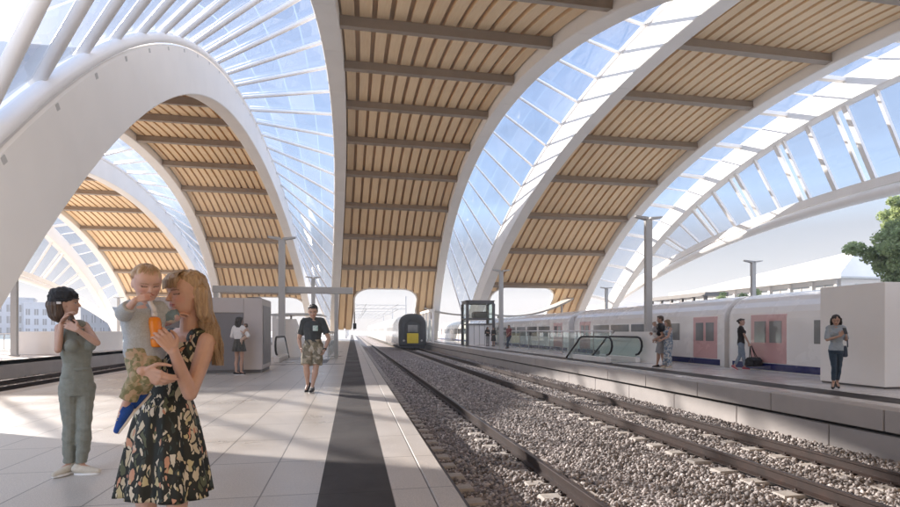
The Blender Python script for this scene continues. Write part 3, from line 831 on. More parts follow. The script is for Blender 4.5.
canopy(arc((9.8, 72, 4.3), (17.0, 63, 3.3), -0.5), 5.0, 'low grey canopy at the right foot of the central vault')
canopy(arc((17.0, 63, 3.2), (25.6, 58.5, 5.0), -0.9), 2.2, 'low sagging grey canopy across the archway of the right vault')
canopy([(-9, 62, 3.0), (-7.5, 62, 3.1), (-5, 62, 3.1), (-3.4, 62, 3.0)], 14, 'far flat canopy seen between the kiosk and the walking man')

# signal hanging under the left pier of the central archway
r = empty('signal_lamp', (0.35, 69.0, 1.55), 0, 'small dark signal hanging at the left edge of the central archway', 'signal')
mb = MB(); mb.box(-0.22, 0.22, -0.12, 0.12, 0, 0.75, 0, 0.05); mb.build('housing', M['black'], r)
mb = MB(); mb.tube([(0, 0, 0.75), (0, 0, 2.2)], 0.05, 8); mb.build('hanger', M['darkgrey'], r)

# ------------------------------------------------------------------ catenary beyond the central archway
for i, (y, lab) in enumerate(((96, 'nearest overhead line gantry seen through the central archway'), (128, 'second overhead line gantry seen through the central archway'), (165, 'farthest overhead line gantry seen through the central archway'))):
    r = empty('line_gantry', (4.4, y, TER_Z), 0, lab, 'gantry', 'overhead line gantries beyond the station')
    for x in (-5.4, 5.2):
        mb = MB(); mb.box(x-0.12, x+0.12, -0.12, 0.12, 0, 8.6-0.8*i); mb.build('mast', M['greypost'], r)
    mb = MB()
    for z in (6.2, 6.9): mb.box(-5.28, 5.08, -0.06, 0.06, z, z+0.12)
    for k in range(10): mb.bar((-5.2+1.03*k, 0, 6.3), (-5.2+1.03*(k+1), 0, 6.95) if k % 2 == 0 else (-5.2+1.03*(k+1), 0, 6.95), 0.06, 0.06, up=(0, 1, 0))
    mb.build('crossbeam', M['greypost'], r)
for x, lab in ((T1, 'overhead wire above the track beside the near platform'), (T2, 'overhead wire above the dark nosed train')):
    mb = MB(); mb.tube([(x, 76, 4.4), (x, 96, 4.3), (x, 128, 4.3), (x, 165, 4.3), (x, 235, 4.3)], 0.03, 6)
    for y in (80, 86, 92, 100, 106, 112, 118, 124): mb.tube([(x, y, 4.3), (x, y, 5.0)], 0.012, 5)
    mb.tube([(x, 76, 5.1), (x, 96, 5.2), (x, 112, 4.9), (x, 128, 5.2), (x, 165, 5.2), (x, 235, 5.2)], 0.03, 6)
    tag(mb.build('contact_wire', M['darkgrey']), lab, 'overhead wire')
# ------------------------------------------------------------------ buildings and planting outside
M['bwall'] = simple('white_render_wall', (0.74, 0.71, 0.69), 0.7, var=0.05, scale=0.3)
M['bgrey'] = simple('grey_blue_cladding', (0.30, 0.32, 0.36), 0.6, var=0.1, scale=0.4)
M['bdark'] = simple('dark_slate_cladding', (0.13, 0.145, 0.17), 0.6, var=0.1, scale=0.4)
M['bwin'] = simple('dark_window_glass', (0.07, 0.08, 0.10), 0.12, var=0.2, scale=0.5)

r = empty('white_hall', (46, 43, TER_Z), 0, 'long white building with sloping white roof above the train on the right', 'building')
L, hE, hT = 27.0, 7.5, 10.1
mb = MB(); mb.box(0.6, 16, 0.6, L, 0, hE, 0); mb.build('wall', M['bwall'], r)
mb = MB()
prof = [(-0.4, hE), (-0.4, hE+0.35), (2.0, hT), (9.5, hT), (17, hE+0.35), (17, hE)]
y_r = [(-0.3, 0), (L+0.4, 0)]
ring0 = [(x, -0.3+(0.5 if z > hE+1 else 0), z) for x, z in prof]; ring1 = [(x, L+0.4, hE+0.5 if z > hE+1 else z) for x, z in prof]
mb.loft([ring0, ring1]); rf = mb.build('roof', M['bwall'], r)
mb = MB(); mb.box(-0.45, 17.05, -0.36, L+0.45, hE-0.16, hE-0.002); mb.build('eave', M['greypost'], rf)
for k in range(10):
    mb = MB(); y = 1.0+2.8*k; mb.box(0.35, 0.597, y-0.14, y+0.14, 0, hE-0.17); mb.build('pilaster', M['bwall'], r)
for k in range(9):
    mb = MB(); y = 1.0+2.8*k; w = mb.box(0.56, 0.60-0.003, y+0.35, y+2.45, 2.6, hE-0.6); w = mb.build('window', M['glassmilk'] if False else simple('pale_window_glass', (0.42, 0.44, 0.45), 0.15) if k == 0 else bpy.data.materials['pale_window_glass'], r)
    mb = MB(); mb.box(0.50, 0.555, y+1.36, y+1.44, 2.6, hE-0.6); mb.build('frame', M['greypost'], w)
for k in range(3):
    mb = MB(); x = 2.2+3.2*k; mb.box(x, x+2.2, 0.56, 0.597, 2.6, hE-0.6); mb.build('window', bpy.data.materials['pale_window_glass'], r)

r = empty('pergola', (41.0, 60.0, TER_Z), 0, 'dark flat pergola with square posts in front of the white building', 'pergola')
mb = MB(); mb.box(-1.5, 1.5, -6, 6, 6.3, 6.75); mb.build('roof', M['darkgrey'], r)
for k in range(6):
    mb = MB(); mb.box(-1.3, -1.0, -5.6+2.2*k-0.16, -5.6+2.2*k+0.16, 0, 6.3); mb.build('post', M['darkgrey'], r)
r = empty('low_building', (38, 74, TER_Z), 0, 'low pale building with slanted end left of the pergola', 'building')
mb = MB(); prof = [(0, 0), (0, 5.4), (2.5, 6.6), (12, 6.6), (12, 0)]
mb.loft([[(x, 0, z) for x, z in prof], [(x, 26, z) for x, z in prof]]); mb.build('wall', M['bwall'], r)
mb = MB(); mb.box(-0.02, -0.003, 2, 24, 3.2, 4.6); mb.build('window', M['bwin'], r)

def block(name, loc, W, D, H, mat, label, cols, rows, wz=1.5, wh=1.4, rz=0.0, ww=0.5, z0=1.2):
    r = empty(name, loc, rz, label, 'building')
    mb = MB(); mb.box(0, W, 0, D, 0, H); mb.build('wall', mat, r)
    mb = MB(); mb.box(-0.2, W+0.2, -0.2, D+0.2, H+0.003, H+0.35); mb.build('parapet', mat, r)
    sx, sz = W/cols, (H-z0-0.6)/rows
    for j in range(rows):
        for i in range(cols):
            mb = MB(); x = (i+0.5)*sx; z = z0+j*sz; mb.box(x-sx*ww/2, x+sx*ww/2, -0.05, -0.003, z, z+sz*0.62); w = mb.build('window', M['bwin'], r)
            mb = MB(); mb.box(x-0.06, x+0.06, -0.09, -0.053, z, z+sz*0.62); mb.build('frame', M['bgrey'], w)
    return r
block('apartment_building', (-116, 176, TER_Z), 21, 14, 12.2, M['bgrey'], 'grey blue apartment block with rows of dark windows at the far left', 9, 3, rz=math.radians(24))
block('apartment_building', (-96, 178, TER_Z), 10, 12, 10.6, M['bgrey'], 'lower grey block right of the left lamp post', 5, 3, rz=math.radians(24))
block('office_building', (-68, 150, TER_Z), 11, 10, 8.2, M['bdark'], 'dark slate building behind the woman in the black cap', 6, 2, rz=math.radians(20))

# ---- trees
def leaf_mat(name, c0, c1, c2):
    m = NT(name); at = m.node('ShaderNodeAttribute'); at.attribute_name = 'tone'
    m.base(m.ramp(at.outputs['Fac'], [(0.0, c0), (0.5, c1), (1.0, c2)])); m.set(Roughness=0.55)
    tr = m.node('ShaderNodeBsdfTranslucent'); tr.inputs['Color'].default_value = (c2[0]*1.2, c2[1]*1.3, c2[2], 1)
    mx = m.node('ShaderNodeMixShader'); mx.inputs[0].default_value = 0.4
    m.link(m.b.outputs[0], mx.inputs[1]); m.link(tr.outputs[0], mx.inputs[2]); m.link(mx.outputs[0], m.out.inputs['Surface']); return m.mat
M['leaf'] = leaf_mat('tree_leaves', (0.12, 0.16, 0.085), (0.23, 0.28, 0.15), (0.38, 0.43, 0.25))
M['bark'] = simple('bark', (0.14, 0.11, 0.085), 0.9, var=0.25, scale=8, bump=0.5)

def leaves_mesh(name, clumps, per, size, rng):
    """many small folded leaf faces spread through clumps (centre, radius)"""
    V = []; T = []
    for (c, r) in clumps:
        n = int(per*r*r)
        p = rng.normal(size=(n, 3)); p /= np.linalg.norm(p, axis=1, keepdims=True); p *= (rng.random((n, 1))**0.45)*r
        p[:, 2] *= 0.72; p += np.array(c)
        a = rng.normal(size=(n, 3)); a[:, 2] -= 0.4; a /= np.linalg.norm(a, axis=1, keepdims=True)
        b = np.cross(a, rng.normal(size=(n, 3))); b /= np.linalg.norm(b, axis=1, keepdims=True)
        s = size*rng.uniform(0.6, 1.3, (n, 1)); w = s*0.36
        nrm = np.cross(a, b)*s*0.12
        V.append(np.stack([p-a*s*0.5, p+b*w+nrm, p+a*s*0.5, p-b*w+nrm], 1)); T.append(np.clip(rng.beta(2, 2, n)*0.7+rng.uniform(0, 0.3), 0, 1))
    V = np.concatenate(V); T = np.concatenate(T); n = len(V)
    me = bpy.data.meshes.new(name); me.vertices.add(n*4); me.loops.add(n*4); me.polygons.add(n)
    me.vertices.foreach_set('co', V.reshape(-1)); me.loops.foreach_set('vertex_index', np.arange(n*4, dtype=np.int32)); me.polygons.foreach_set('loop_start', np.arange(0, n*4, 4, dtype=np.int32))
    me.update(calc_edges=True)
    at = me.attributes.new('tone', 'FLOAT', 'POINT'); at.data.foreach_set('value', np.repeat(T, 4).astype(np.float32)); return me

def tree(name, loc, h_trunk, crown_r, crown_h, n_limbs, label, cat, seed, size=0.2, per=330, group=None):
    rng = np.random.default_rng(seed); r = empty(name, loc, 0, label, cat, group)
    mb = MB(); base = crown_h*0.5+h_trunk*0.6; clumps = []
    mb.tube([(0, 0, 0), (0.05, 0.03, h_trunk*0.5), (0, 0, h_trunk), (0.1, 0, h_trunk+crown_h*0.45)], [0.20*crown_r/3, 0.16*crown_r/3, 0.13*crown_r/3, 0.05*crown_r/3], 9)
    for k in range(n_limbs):
        an = 2*PI*k/n_limbs*2.4+rng.uniform(-.4, .4); el = rng.uniform(0.0, 1.0); rr = crown_r*rng.uniform(0.35, 0.88)*math.sin(math.pi*(0.22+0.62*el))
        z0 = h_trunk*0.8+el*crown_h*0.35; tip = Vector((math.cos(an)*rr, math.sin(an)*rr, h_trunk*0.75+crown_h*(0.08+0.88*el)))
        mid = Vector((math.cos(an)*rr*0.45, math.sin(an)*rr*0.45, (z0+tip.z)/2+0.1))
        mb.tube([(0, 0, z0), mid, tip], [0.06*crown_r/3, 0.04*crown_r/3, 0.012], 6)
        clumps.append((tuple(tip), crown_r*rng.uniform(0.18, 0.32)))
        for j in range(3):
            q = tip+Vector(rng.normal(size=3)*crown_r*0.13); clumps.append((tuple(q), crown_r*rng.uniform(0.10, 0.24)))
    mb.build('trunk', M['bark'], r)
    me = leaves_mesh('crown', clumps, per, size, rng); link_mesh('crown', me, M['leaf'], r)
    return r
tree('broadleaf_tree', (43.0, 32.8, TER_Z), 4.2, 4.1, 9.4, 44, 'leafy green tree rising behind the white enclosure at the right edge', 'tree', 3, 0.24, 820)
tree('shrub', (38.0, 49.0, TER_Z), 4.3, 1.9, 2.6, 12, 'green shrub left of the lamp post beyond the train', 'shrub', 5, 0.22, 520, 'shrubs in front of the white building')
tree('shrub', (40.0, 47.5, TER_Z), 4.6, 2.0, 2.8, 12, 'fuller green shrub right of the lamp post beyond the train', 'shrub', 6, 0.22, 520, 'shrubs in front of the white building')
tree('shrub', (36.2, 51.5, TER_Z), 4.1, 1.4, 2.0, 10, 'small green shrub at the left end of the planting beyond the train', 'shrub', 8, 0.2, 520, 'shrubs in front of the white building')
# ------------------------------------------------------------------ people: helpers
from mathutils import noise as mnoise
def V3(p): return np.array(p, float)
def unit(v): v = np.array(v, float); return v/max(1e-9, np.linalg.norm(v))

class Blob:
    """closed overlapping shapes, fused into one continuous surface by a voxel remesh"""
    def __init__(s): s.V = []; s.F = []; s.n = 0
    def grid(s, rings, closed_caps=True):
        rings = [np.array(r, float) for r in rings]; m = len(rings[0]); b = s.n
        for r in rings: s.V.append(r)
        k = len(rings)
        for i in range(k-1):
            for j in range(m):
                j2 = (j+1) % m; s.F.append((b+i*m+j, b+i*m+j2, b+(i+1)*m+j2, b+(i+1)*m+j))
        s.F.append(tuple(b+j for j in reversed(range(m)))); s.F.append(tuple(b+(k-1)*m+j for j in range(m)))
        s.n += k*m
    def cone(s, p, q, r0, r1, flat0=False, flat1=False, m=14, sq=(1.0, 1.0), up=None):
        p = V3(p); q = V3(q); t = unit(q-p)
        a = V3(up) if up is not None else (V3((0, 0, 1)) if abs(t[2]) < 0.9 else V3((0, 1, 0)))
        u = unit(np.cross(t, a)); w = np.cross(u, t)
        rings = []; an = np.arange(m)*2*PI/m
        circ = lambda c, r: c + r*(np.cos(an)[:, None]*u*sq[0] + np.sin(an)[:, None]*w*sq[1])
        if flat0: rings.append(circ(p, r0))
        else:
            for k in range(5): e = PI/2*(k+0.35)/5.35; rings.append(circ(p - t*r0*math.cos(e), r0*math.sin(e)))
            rings.append(circ(p, r0))
        for f in (0.34, 0.67): rings.append(circ(p+(q-p)*f, r0+(r1-r0)*f))
        if flat1: rings.append(circ(q, r1))
        else:
            for k in range(5, -1, -1): e = PI/2*(k+0.35)/5.35; rings.append(circ(q + t*r1*math.cos(e), r1*math.sin(e)))
        s.grid(rings)
    def chain(s, pts, rs, flat0=False, flat1=False, **kw):
        for i in range(len(pts)-1):
            s.cone(pts[i], pts[i+1], rs[i], rs[i+1], flat0 and i == 0, flat1 and i == len(pts)-2, **kw)
    def ell(s, c, r, R=None, m=18, k=10):
        c = V3(c); R = np.eye(3) if R is None else R; an = np.arange(m)*2*PI/m; rings = []
        for i in range(k):
            e = PI*(i+0.4)/(k-0.2); z = -math.cos(e); rr = math.sin(e)
            loc = np.column_stack([r[0]*rr*np.cos(an), r[1]*rr*np.sin(an), np.full(m, r[2]*z)]); rings.append(c + loc @ R.T)
        s.grid(rings)
    def stack(s, secs, m=24, n=2.3):
        """secs: (centre, yaw, rx, ry)"""
        an = np.arange(m)*2*PI/m; rings = []
        cx = np.sign(np.cos(an))*np.abs(np.cos(an))**(2/n); sx = np.sign(np.sin(an))*np.abs(np.sin(an))**(2/n)
        for c, yaw, rx, ry in secs:
            l = V3((math.cos(yaw), math.sin(yaw), 0)); f = V3((math.sin(yaw), -math.cos(yaw), 0))
            rings.append(V3(c) + cx[:, None]*l*rx + sx[:, None]*f*ry)
        s.grid(rings)
    def mesh(s, name, voxel, smooth=3, fac=0.5):
        me = bpy.data.meshes.new(name); me.from_pydata(np.vstack(s.V).tolist(), [], s.F); me.update()
        bm = bmesh.new(); bm.from_mesh(me); bmesh.ops.recalc_face_normals(bm, faces=bm.faces); bm.to_mesh(me); bm.free()
        o = bpy.data.objects.new(name, me); COL.objects.link(o)
        md = o.modifiers.new('r', 'REMESH'); md.mode = 'VOXEL'; md.voxel_size = voxel; md.use_smooth_shade = True
        if smooth: sm = o.modifiers.new('s', 'SMOOTH'); sm.factor = fac; sm.iterations = smooth
        dg = bpy.context.evaluated_depsgraph_get(); dg.update()
        out = bpy.data.meshes.new_from_object(o.evaluated_get(dg)); out.name = name
        bpy.data.objects.remove(o); bpy.data.meshes.remove(me)
        out.polygons.foreach_set('use_smooth', np.ones(len(out.polygons), bool)); return out

def verts(me):
    a = np.empty(len(me.vertices)*3); me.vertices.foreach_get('co', a); return a.reshape(-1, 3)
def folds(me, amp, fx=9.0, fz=5.0, seed=0.0, octv=2):
    """cloth folds: push the surface along its normal"""
    v = verts(me); nrm = np.empty(len(v)*3); me.vertices.foreach_get('normal', nrm); nrm = nrm.reshape(-1, 3)
    d = np.array([mnoise.fractal(Vector((p[0]*fx+seed, p[1]*fx, p[2]*fz+p[0]*fz*0.6)), 1.0, 2.0, octv) for p in v])
    v = v + nrm*(d*amp)[:, None]; me.vertices.foreach_set('co', v.reshape(-1)); me.update()
def paint(me, col):
    at = me.attributes.new('col', 'FLOAT_COLOR', 'POINT'); c = np.ones((len(col), 4), np.float32); c[:, :3] = col; at.data.foreach_set('color', c.reshape(-1))

def skin_mat():
    m = NT('skin'); at = m.node('ShaderNodeAttribute'); at.attribute_name = 'col'
    f = m.noise(28, 4); m.base(m.mix(1.0, at.outputs['Color'], m.ramp(f, [(0.3, (0.93, 0.92, 0.92)), (0.7, (1.04, 1.03, 1.03))]), 'MULTIPLY'))
    m.set(Roughness=0.48); m.b.inputs['Subsurface Weight'].default_value = 0.08; m.b.inputs['Subsurface Radius'].default_value = (0.012, 0.005, 0.003); m.b.inputs['Subsurface Scale'].default_value = 0.5
    return m.mat
M['skin'] = skin_mat()
def cloth(name, c, var=0.12, scale=30, rough=0.85, weave=260):
    m = NT(name); f = m.noise(scale, 5, 0.65); w = m.noise(weave, 2)
    k = m.ramp(f, [(0.3, [x*(1-var) for x in c]), (0.7, [min(1, x*(1+var)) for x in c])])
    m.base(m.mix(1.0, k, m.ramp(w, [(0.3, (0.86, 0.86, 0.86)), (0.7, (1.1, 1.1, 1.1))]), 'MULTIPLY')); m.set(Roughness=rough)
    m.b.inputs['Sheen Weight'].default_value = 0.15; m.bump(w, 0.15, 0.002); return m.mat
def patches(name, cols, scale=14, rough=0.85, distort=1.2):
    m = NT(name); co = m.coord(); n = m.noise(scale*0.6, 3, 0.5, co, 'Color')
    vm = m.node('ShaderNodeVectorMath', operation='SCALE'); vm.inputs['Scale'].default_value = distort/scale; m.link(n, vm.inputs[0])
    va = m.node('ShaderNodeVectorMath', operation='ADD'); m.link(co, va.inputs[0]); m.link(vm.outputs[0], va.inputs[1])
    vo = m.node('ShaderNodeTexVoronoi'); vo.inputs['Scale'].default_value = scale; m.link(va.outputs[0], vo.inputs['Vector'])
    s = m.node('ShaderNodeSeparateColor'); m.link(vo.outputs['Color'], s.inputs[0])
    st = [(i/len(cols), c) for i, c in enumerate(cols)]; m.base(m.ramp(s.outputs[0], st, 'CONSTANT')); m.set(Roughness=rough); return m.mat
def hair_mat(name, c0, c1, scale=60):
    m = NT(name); co = m.coord(); mp = m.node('ShaderNodeMapping'); mp.inputs['Scale'].default_value = (1, 1, 0.06); m.link(co, mp.inputs['Vector'])
    f = m.noise(scale, 4, 0.7, mp.outputs[0]); m.base(m.ramp(f, [(0.28, c0), (0.72, c1)])); m.set(Roughness=0.42); m.bump(f, 0.5, 0.004); return m.mat
M['hair_black'] = hair_mat('black_hair', (0.008, 0.007, 0.007), (0.028, 0.023, 0.02))
M['hair_brown'] = hair_mat('brown_hair', (0.035, 0.02, 0.012), (0.10, 0.06, 0.035))
M['hair_blond'] = hair_mat('blond_hair', (0.25, 0.155, 0.085), (0.60, 0.44, 0.27), 90)
M['hair_baby'] = hair_mat('baby_hair', (0.50, 0.36, 0.23), (0.72, 0.56, 0.40))
M['hair_sand'] = hair_mat('sandy_hair', (0.14, 0.09, 0.05), (0.30, 0.21, 0.12))

# ---- head: profile loft with sockets, nose, lips, ears
HZ = [0.0, 0.05, 0.11, 0.17, 0.22, 0.25, 0.28, 0.33, 0.40, 0.47, 0.52, 0.57, 0.64, 0.72, 0.80, 0.88, 0.94, 0.98, 1.0]
HF = [.24, .355, .385, .37, .392, .383, .395, .39, .388, .378, .38, .40, .41, .395, .355, .28, .20, .11, .03]
HB = [-.02, -.06, -.12, -.20, -.28, -.32, -.355, -.39, -.43, -.455, -.465, -.47, -.465, -.44, -.39, -.31, -.22, -.12, -.03]
HW = [.10, .175, .225, .255, .275, .283, .292, .305, .32, .332, .338, .342, .342, .33, .295, .235, .17, .095, .03]
HWB = [.12, .17, .20, .215, .235, .25, .265, .285, .31, .328, .337, .343, .345, .335, .30, .24, .175, .095, .03]
def rot(yaw, pitch=0.0, roll=0.0):
    """columns: person's left, face direction, up"""
    l = V3((math.cos(yaw), math.sin(yaw), 0)); f = V3((math.sin(yaw), -math.cos(yaw), 0)); u = V3((0, 0, 1))
    f2 = f*math.cos(pitch)-u*math.sin(pitch); u2 = u*math.cos(pitch)+f*math.sin(pitch)
    l3 = l*math.cos(roll)+u2*math.sin(roll); u3 = u2*math.cos(roll)-l*math.sin(roll)
    return np.column_stack([l3, f2, u3])
def head_prims(b, base, R, h, child=False, m=52, nz=46):
    """base: point under the chin/ear axis (local origin z=0 at chin level), h head height"""
    an = np.arange(m)*2*PI/m; rings = []
    kw = 1.08 if child else 1.0
    for z in np.concatenate([[0.0], np.linspace(0.02, 0.985, nz), [1.0]]):
        yf, yb, wf, wb = (np.interp(z, HZ, a) for a in (HF, HB, HW, HWB))
        if child: yf = yf - 0.05*math.exp(-((z-0.15)/0.15)**2)
        c, s = np.cos(an), np.sin(an)
        e = 2/2.25
        x = np.sign(c)*np.abs(c)**e*np.where(s > 0, wf, wb)*kw; y = np.where(s > 0, yf, -yb)*np.sign(s)*np.abs(s)**e
        for sx in (-1, 1):   # eye sockets, cheek bones
            g = np.exp(-((x-sx*0.15)/0.085)**2-((z-0.50)/0.055)**2)*(s > 0); y = y-0.040*g
            g = np.exp(-((x-sx*0.19)/0.09)**2-((z-0.38)/0.07)**2)*(s > 0); y = y+0.016*g
        rings.append(np.column_stack([x, y, np.full(m, z)]))
    T = lambda p: V3(base) + (R @ (np.atleast_2d(p)*h).T).T
    b.grid([T(r) for r in rings])
    P = lambda x, y, z: T((x, y, z))[0]
    k = 0.75 if child else 1.0
    b.cone(P(0, .385, .52), P(0, .385+.075*k, .385), .030*h, .040*h); b.cone(P(0, .40, .36), P(0, .375+.095*k, .375), .035*h, .040*h)
    for sx in (-1, 1): b.ell(P(sx*.045, .40+.015*k, .365), np.array([.032, .035, .028])*h, R)
    b.cone(P(-.06, .372, .283), P(.06, .372, .283), .028*h, .028*h); b.cone(P(-.05, .370, .225), P(.05, .370, .225), .032*h, .032*h)  # lips
    for sx in (-1, 1):
        Re = R @ np.array([[math.cos(.35*sx), -math.sin(.35*sx), 0], [math.sin(.35*sx), math.cos(.35*sx), 0], [0, 0, 1]])
        b.ell(P(sx*.352, -.045, .45), np.array([.028, .085, .135])*h, Re)
    return T
def head_colour(v, base, R, h, skin, lips=(0.46, 0.17, 0.15), brow=(0.12, 0.08, 0.05), closed=False, iris=(0.05, 0.04, 0.03), child=False, blush=0.0):
    col = np.tile(V3(skin), (len(v), 1)); q = (v-V3(base)) @ R / h; x, y, z = q.T
    ax = np.abs(x); f = (y > 0.20) & (z > 0) & (z < 1) & (ax < 0.36)
    def put(mask, c, a=1.0): col[mask] = col[mask]*(1-a)+V3(c)*a
    if blush:
        g = np.exp(-((ax-.20)/.10)**2-((z-.36)/.09)**2)*f; col[:] = col*(1-blush*g[:, None])+V3((0.62, 0.25, 0.20))*(blush*g)[:, None]
    put(f & (y > .33) & (np.abs(z-.255-0.012*np.cos(ax*40)) < .052-.28*ax) & (ax < .12), lips, 0.85)
    put(f & (y > .33) & (np.abs(z-.254) < .009) & (ax < .10), (0.20, 0.06, 0.055), 0.8)
    bz = .592-0.25*(ax-.16)**2*6+0.0
    put(f & (np.abs(z-bz) < .020-.04*np.abs(ax-.13)) & (ax > .055) & (ax < .245), brow, 0.8)
    e = ((ax-.148)/.066)**2+((z-.497)/.028)**2
    if closed:
        put(f & (e < 1.6), [c*0.86 for c in skin], 0.7)
        put(f & (np.abs(z-(.485+1.3*(ax-.148)**2)) < .012) & (ax > .075) & (ax < .225), (0.03, 0.02, 0.018), 0.9)
    else:
        put(f & (e < 1), (0.72, 0.70, 0.68)); put(f & (e < 1) & (np.abs(ax-.148) < .030), iris)
        put(f & (np.abs(z-(.522-2.0*(ax-.148)**2)) < .011) & (ax > .08) & (ax < .222), (0.03, 0.02, 0.018), 0.85)
    return col

def hand_prims(b, wrist, fwd, nrm, size, thumb, curl=0.5, spread=0.06, r=0.047):
    """palm, four unequal bent fingers and a thumb leaving the side of the palm. nrm: palm side; thumb: direction of the thumb side"""
    w = V3(wrist); f = unit(fwd); n = V3(nrm); n = unit(n-f*np.dot(n, f)); l = V3(thumb); l = unit(l-f*np.dot(l, f)-n*np.dot(l, n))
    if not isinstance(curl, (list, tuple)): curl = [curl]*4
    offs = [.165, .055, -.055, -.155]; lens = [.40, .45, .415, .32]
    for o, L, cu, i in zip(offs, lens, curl, range(4)):
        k = w+f*size*(.50-.03*abs(i-1))+l*size*o
        b.cone(w+l*size*o*.45+f*size*.03, k, .085*size, .066*size, sq=(1.0, 0.8), up=n)
        d = unit(f+l*spread*(1.5-i)*1.6); p = k; a = 0.0; rr = r*size*(1.0 if i < 3 else .88)
        for s, (sl, bend) in enumerate(((.46, .75), (.30, 1.0), (.24, .75))):
            a += cu*bend; dd = d*math.cos(a)+n*math.sin(a); q = p+dd*L*size*sl; b.cone(p, q, rr, rr*.92, m=10); p = q; rr *= .92
    tb = w+f*size*.16+l*size*.15
    t1 = tb+(unit(l*.75+f*.65+n*.25))*size*.22; t2 = t1+unit(l*.25+f*.9+n*(.25+.3*curl[0]))*size*.18; t3 = t2+unit(f*.9+n*(.2+.5*curl[0]))*size*.13
    b.cone(w+f*size*.08+l*size*.05, tb, .075*size, .075*size); b.cone(tb, t1, .072*size, .058*size); b.cone(t1, t2, .055*size, .048*size); b.cone(t2, t3, .048*size, .038*size)

def shoe(root, ankle, yaw, size, mat, sole, heel=0.0, pitch=0.0, R=None, name='shoe', lace=None):
    """low shoe: shaped upper with a separate sole; pitch > 0 lifts the heel"""
    a = V3(ankle); R = rot(yaw, pitch) if R is None else R
    T = lambda p: a + R @ V3(p)
    s = size; b = Blob()
    b.chain([T((0, -.20*s, -.10*s)), T((0, .05*s, -.12*s)), T((0, .38*s, -.20*s)), T((0, .62*s, -.235*s))], [.175*s, .185*s, .165*s, .12*s])
    b.cone(T((0, -.12*s, -.05*s)), T((0, -.10*s, .10*s)), .175*s, .165*s, flat1=True)
    me = b.mesh(name, max(0.004, s*0.024), 2)
    # flatten the underside
    v = verts(me); q = (v-a) @ R; q[:, 2] = np.maximum(q[:, 2], -.30*s); me.vertices.foreach_set('co', (a+q @ R.T).reshape(-1)); me.update()
    o = link_mesh(name, me, mat, root)
    mb = MB(); n = 24; ring = []
    for k in range(n):
        t = 2*PI*k/n; y = .21*s+.50*s*math.sin(t); wd = (.19 if y > .1*s else .17)*s; ring.append((wd*math.cos(t)*(1-0.12*(math.sin(t) > .7)), y))
    z0, z1 = -.355*s-heel*s*0, -.27*s
    mb.loft([[tuple(T((x, y, z0))) for x, y in ring], [tuple(T((x*1.03, y*1.01, (z0+z1)/2))) for x, y in ring], [tuple(T((x, y, z1))) for x, y in ring]], smooth=False)
    if heel: mb.tube([T((0, -.2*s, z0)), T((0, -.22*s, z0-heel))], .05*s, 8)
    mb.build('sole', sole, o)
    if lace:
        mb = MB()
        for y, zt in ((.10, .055), (.20, .028), (.30, .0)): mb.tube([T((-.10*s, y*s, (zt-.03)*s)), T((-.05*s, (y+.03)*s, zt*s)), T((.05*s, (y+.03)*s, zt*s)), T((.10*s, y*s, (zt-.03)*s))], .018*s, 6)
        mb.build('lace', lace, o)
    return o

def strands(rootpts, paths, r, seg_n=4):
    mb = MB()
    for p in paths:
        n = len(p); mb.tube(p, [r*(0.5+0.5*math.sin(PI*min(0.999, (i+0.6)/(n+0.2)))) for i in range(n)], seg_n, smooth=True, caps=False)
    return mb

SKIN_L = (0.60, 0.40, 0.32); SKIN_M = (0.46, 0.28, 0.20); SKIN_P = (0.66, 0.46, 0.385)

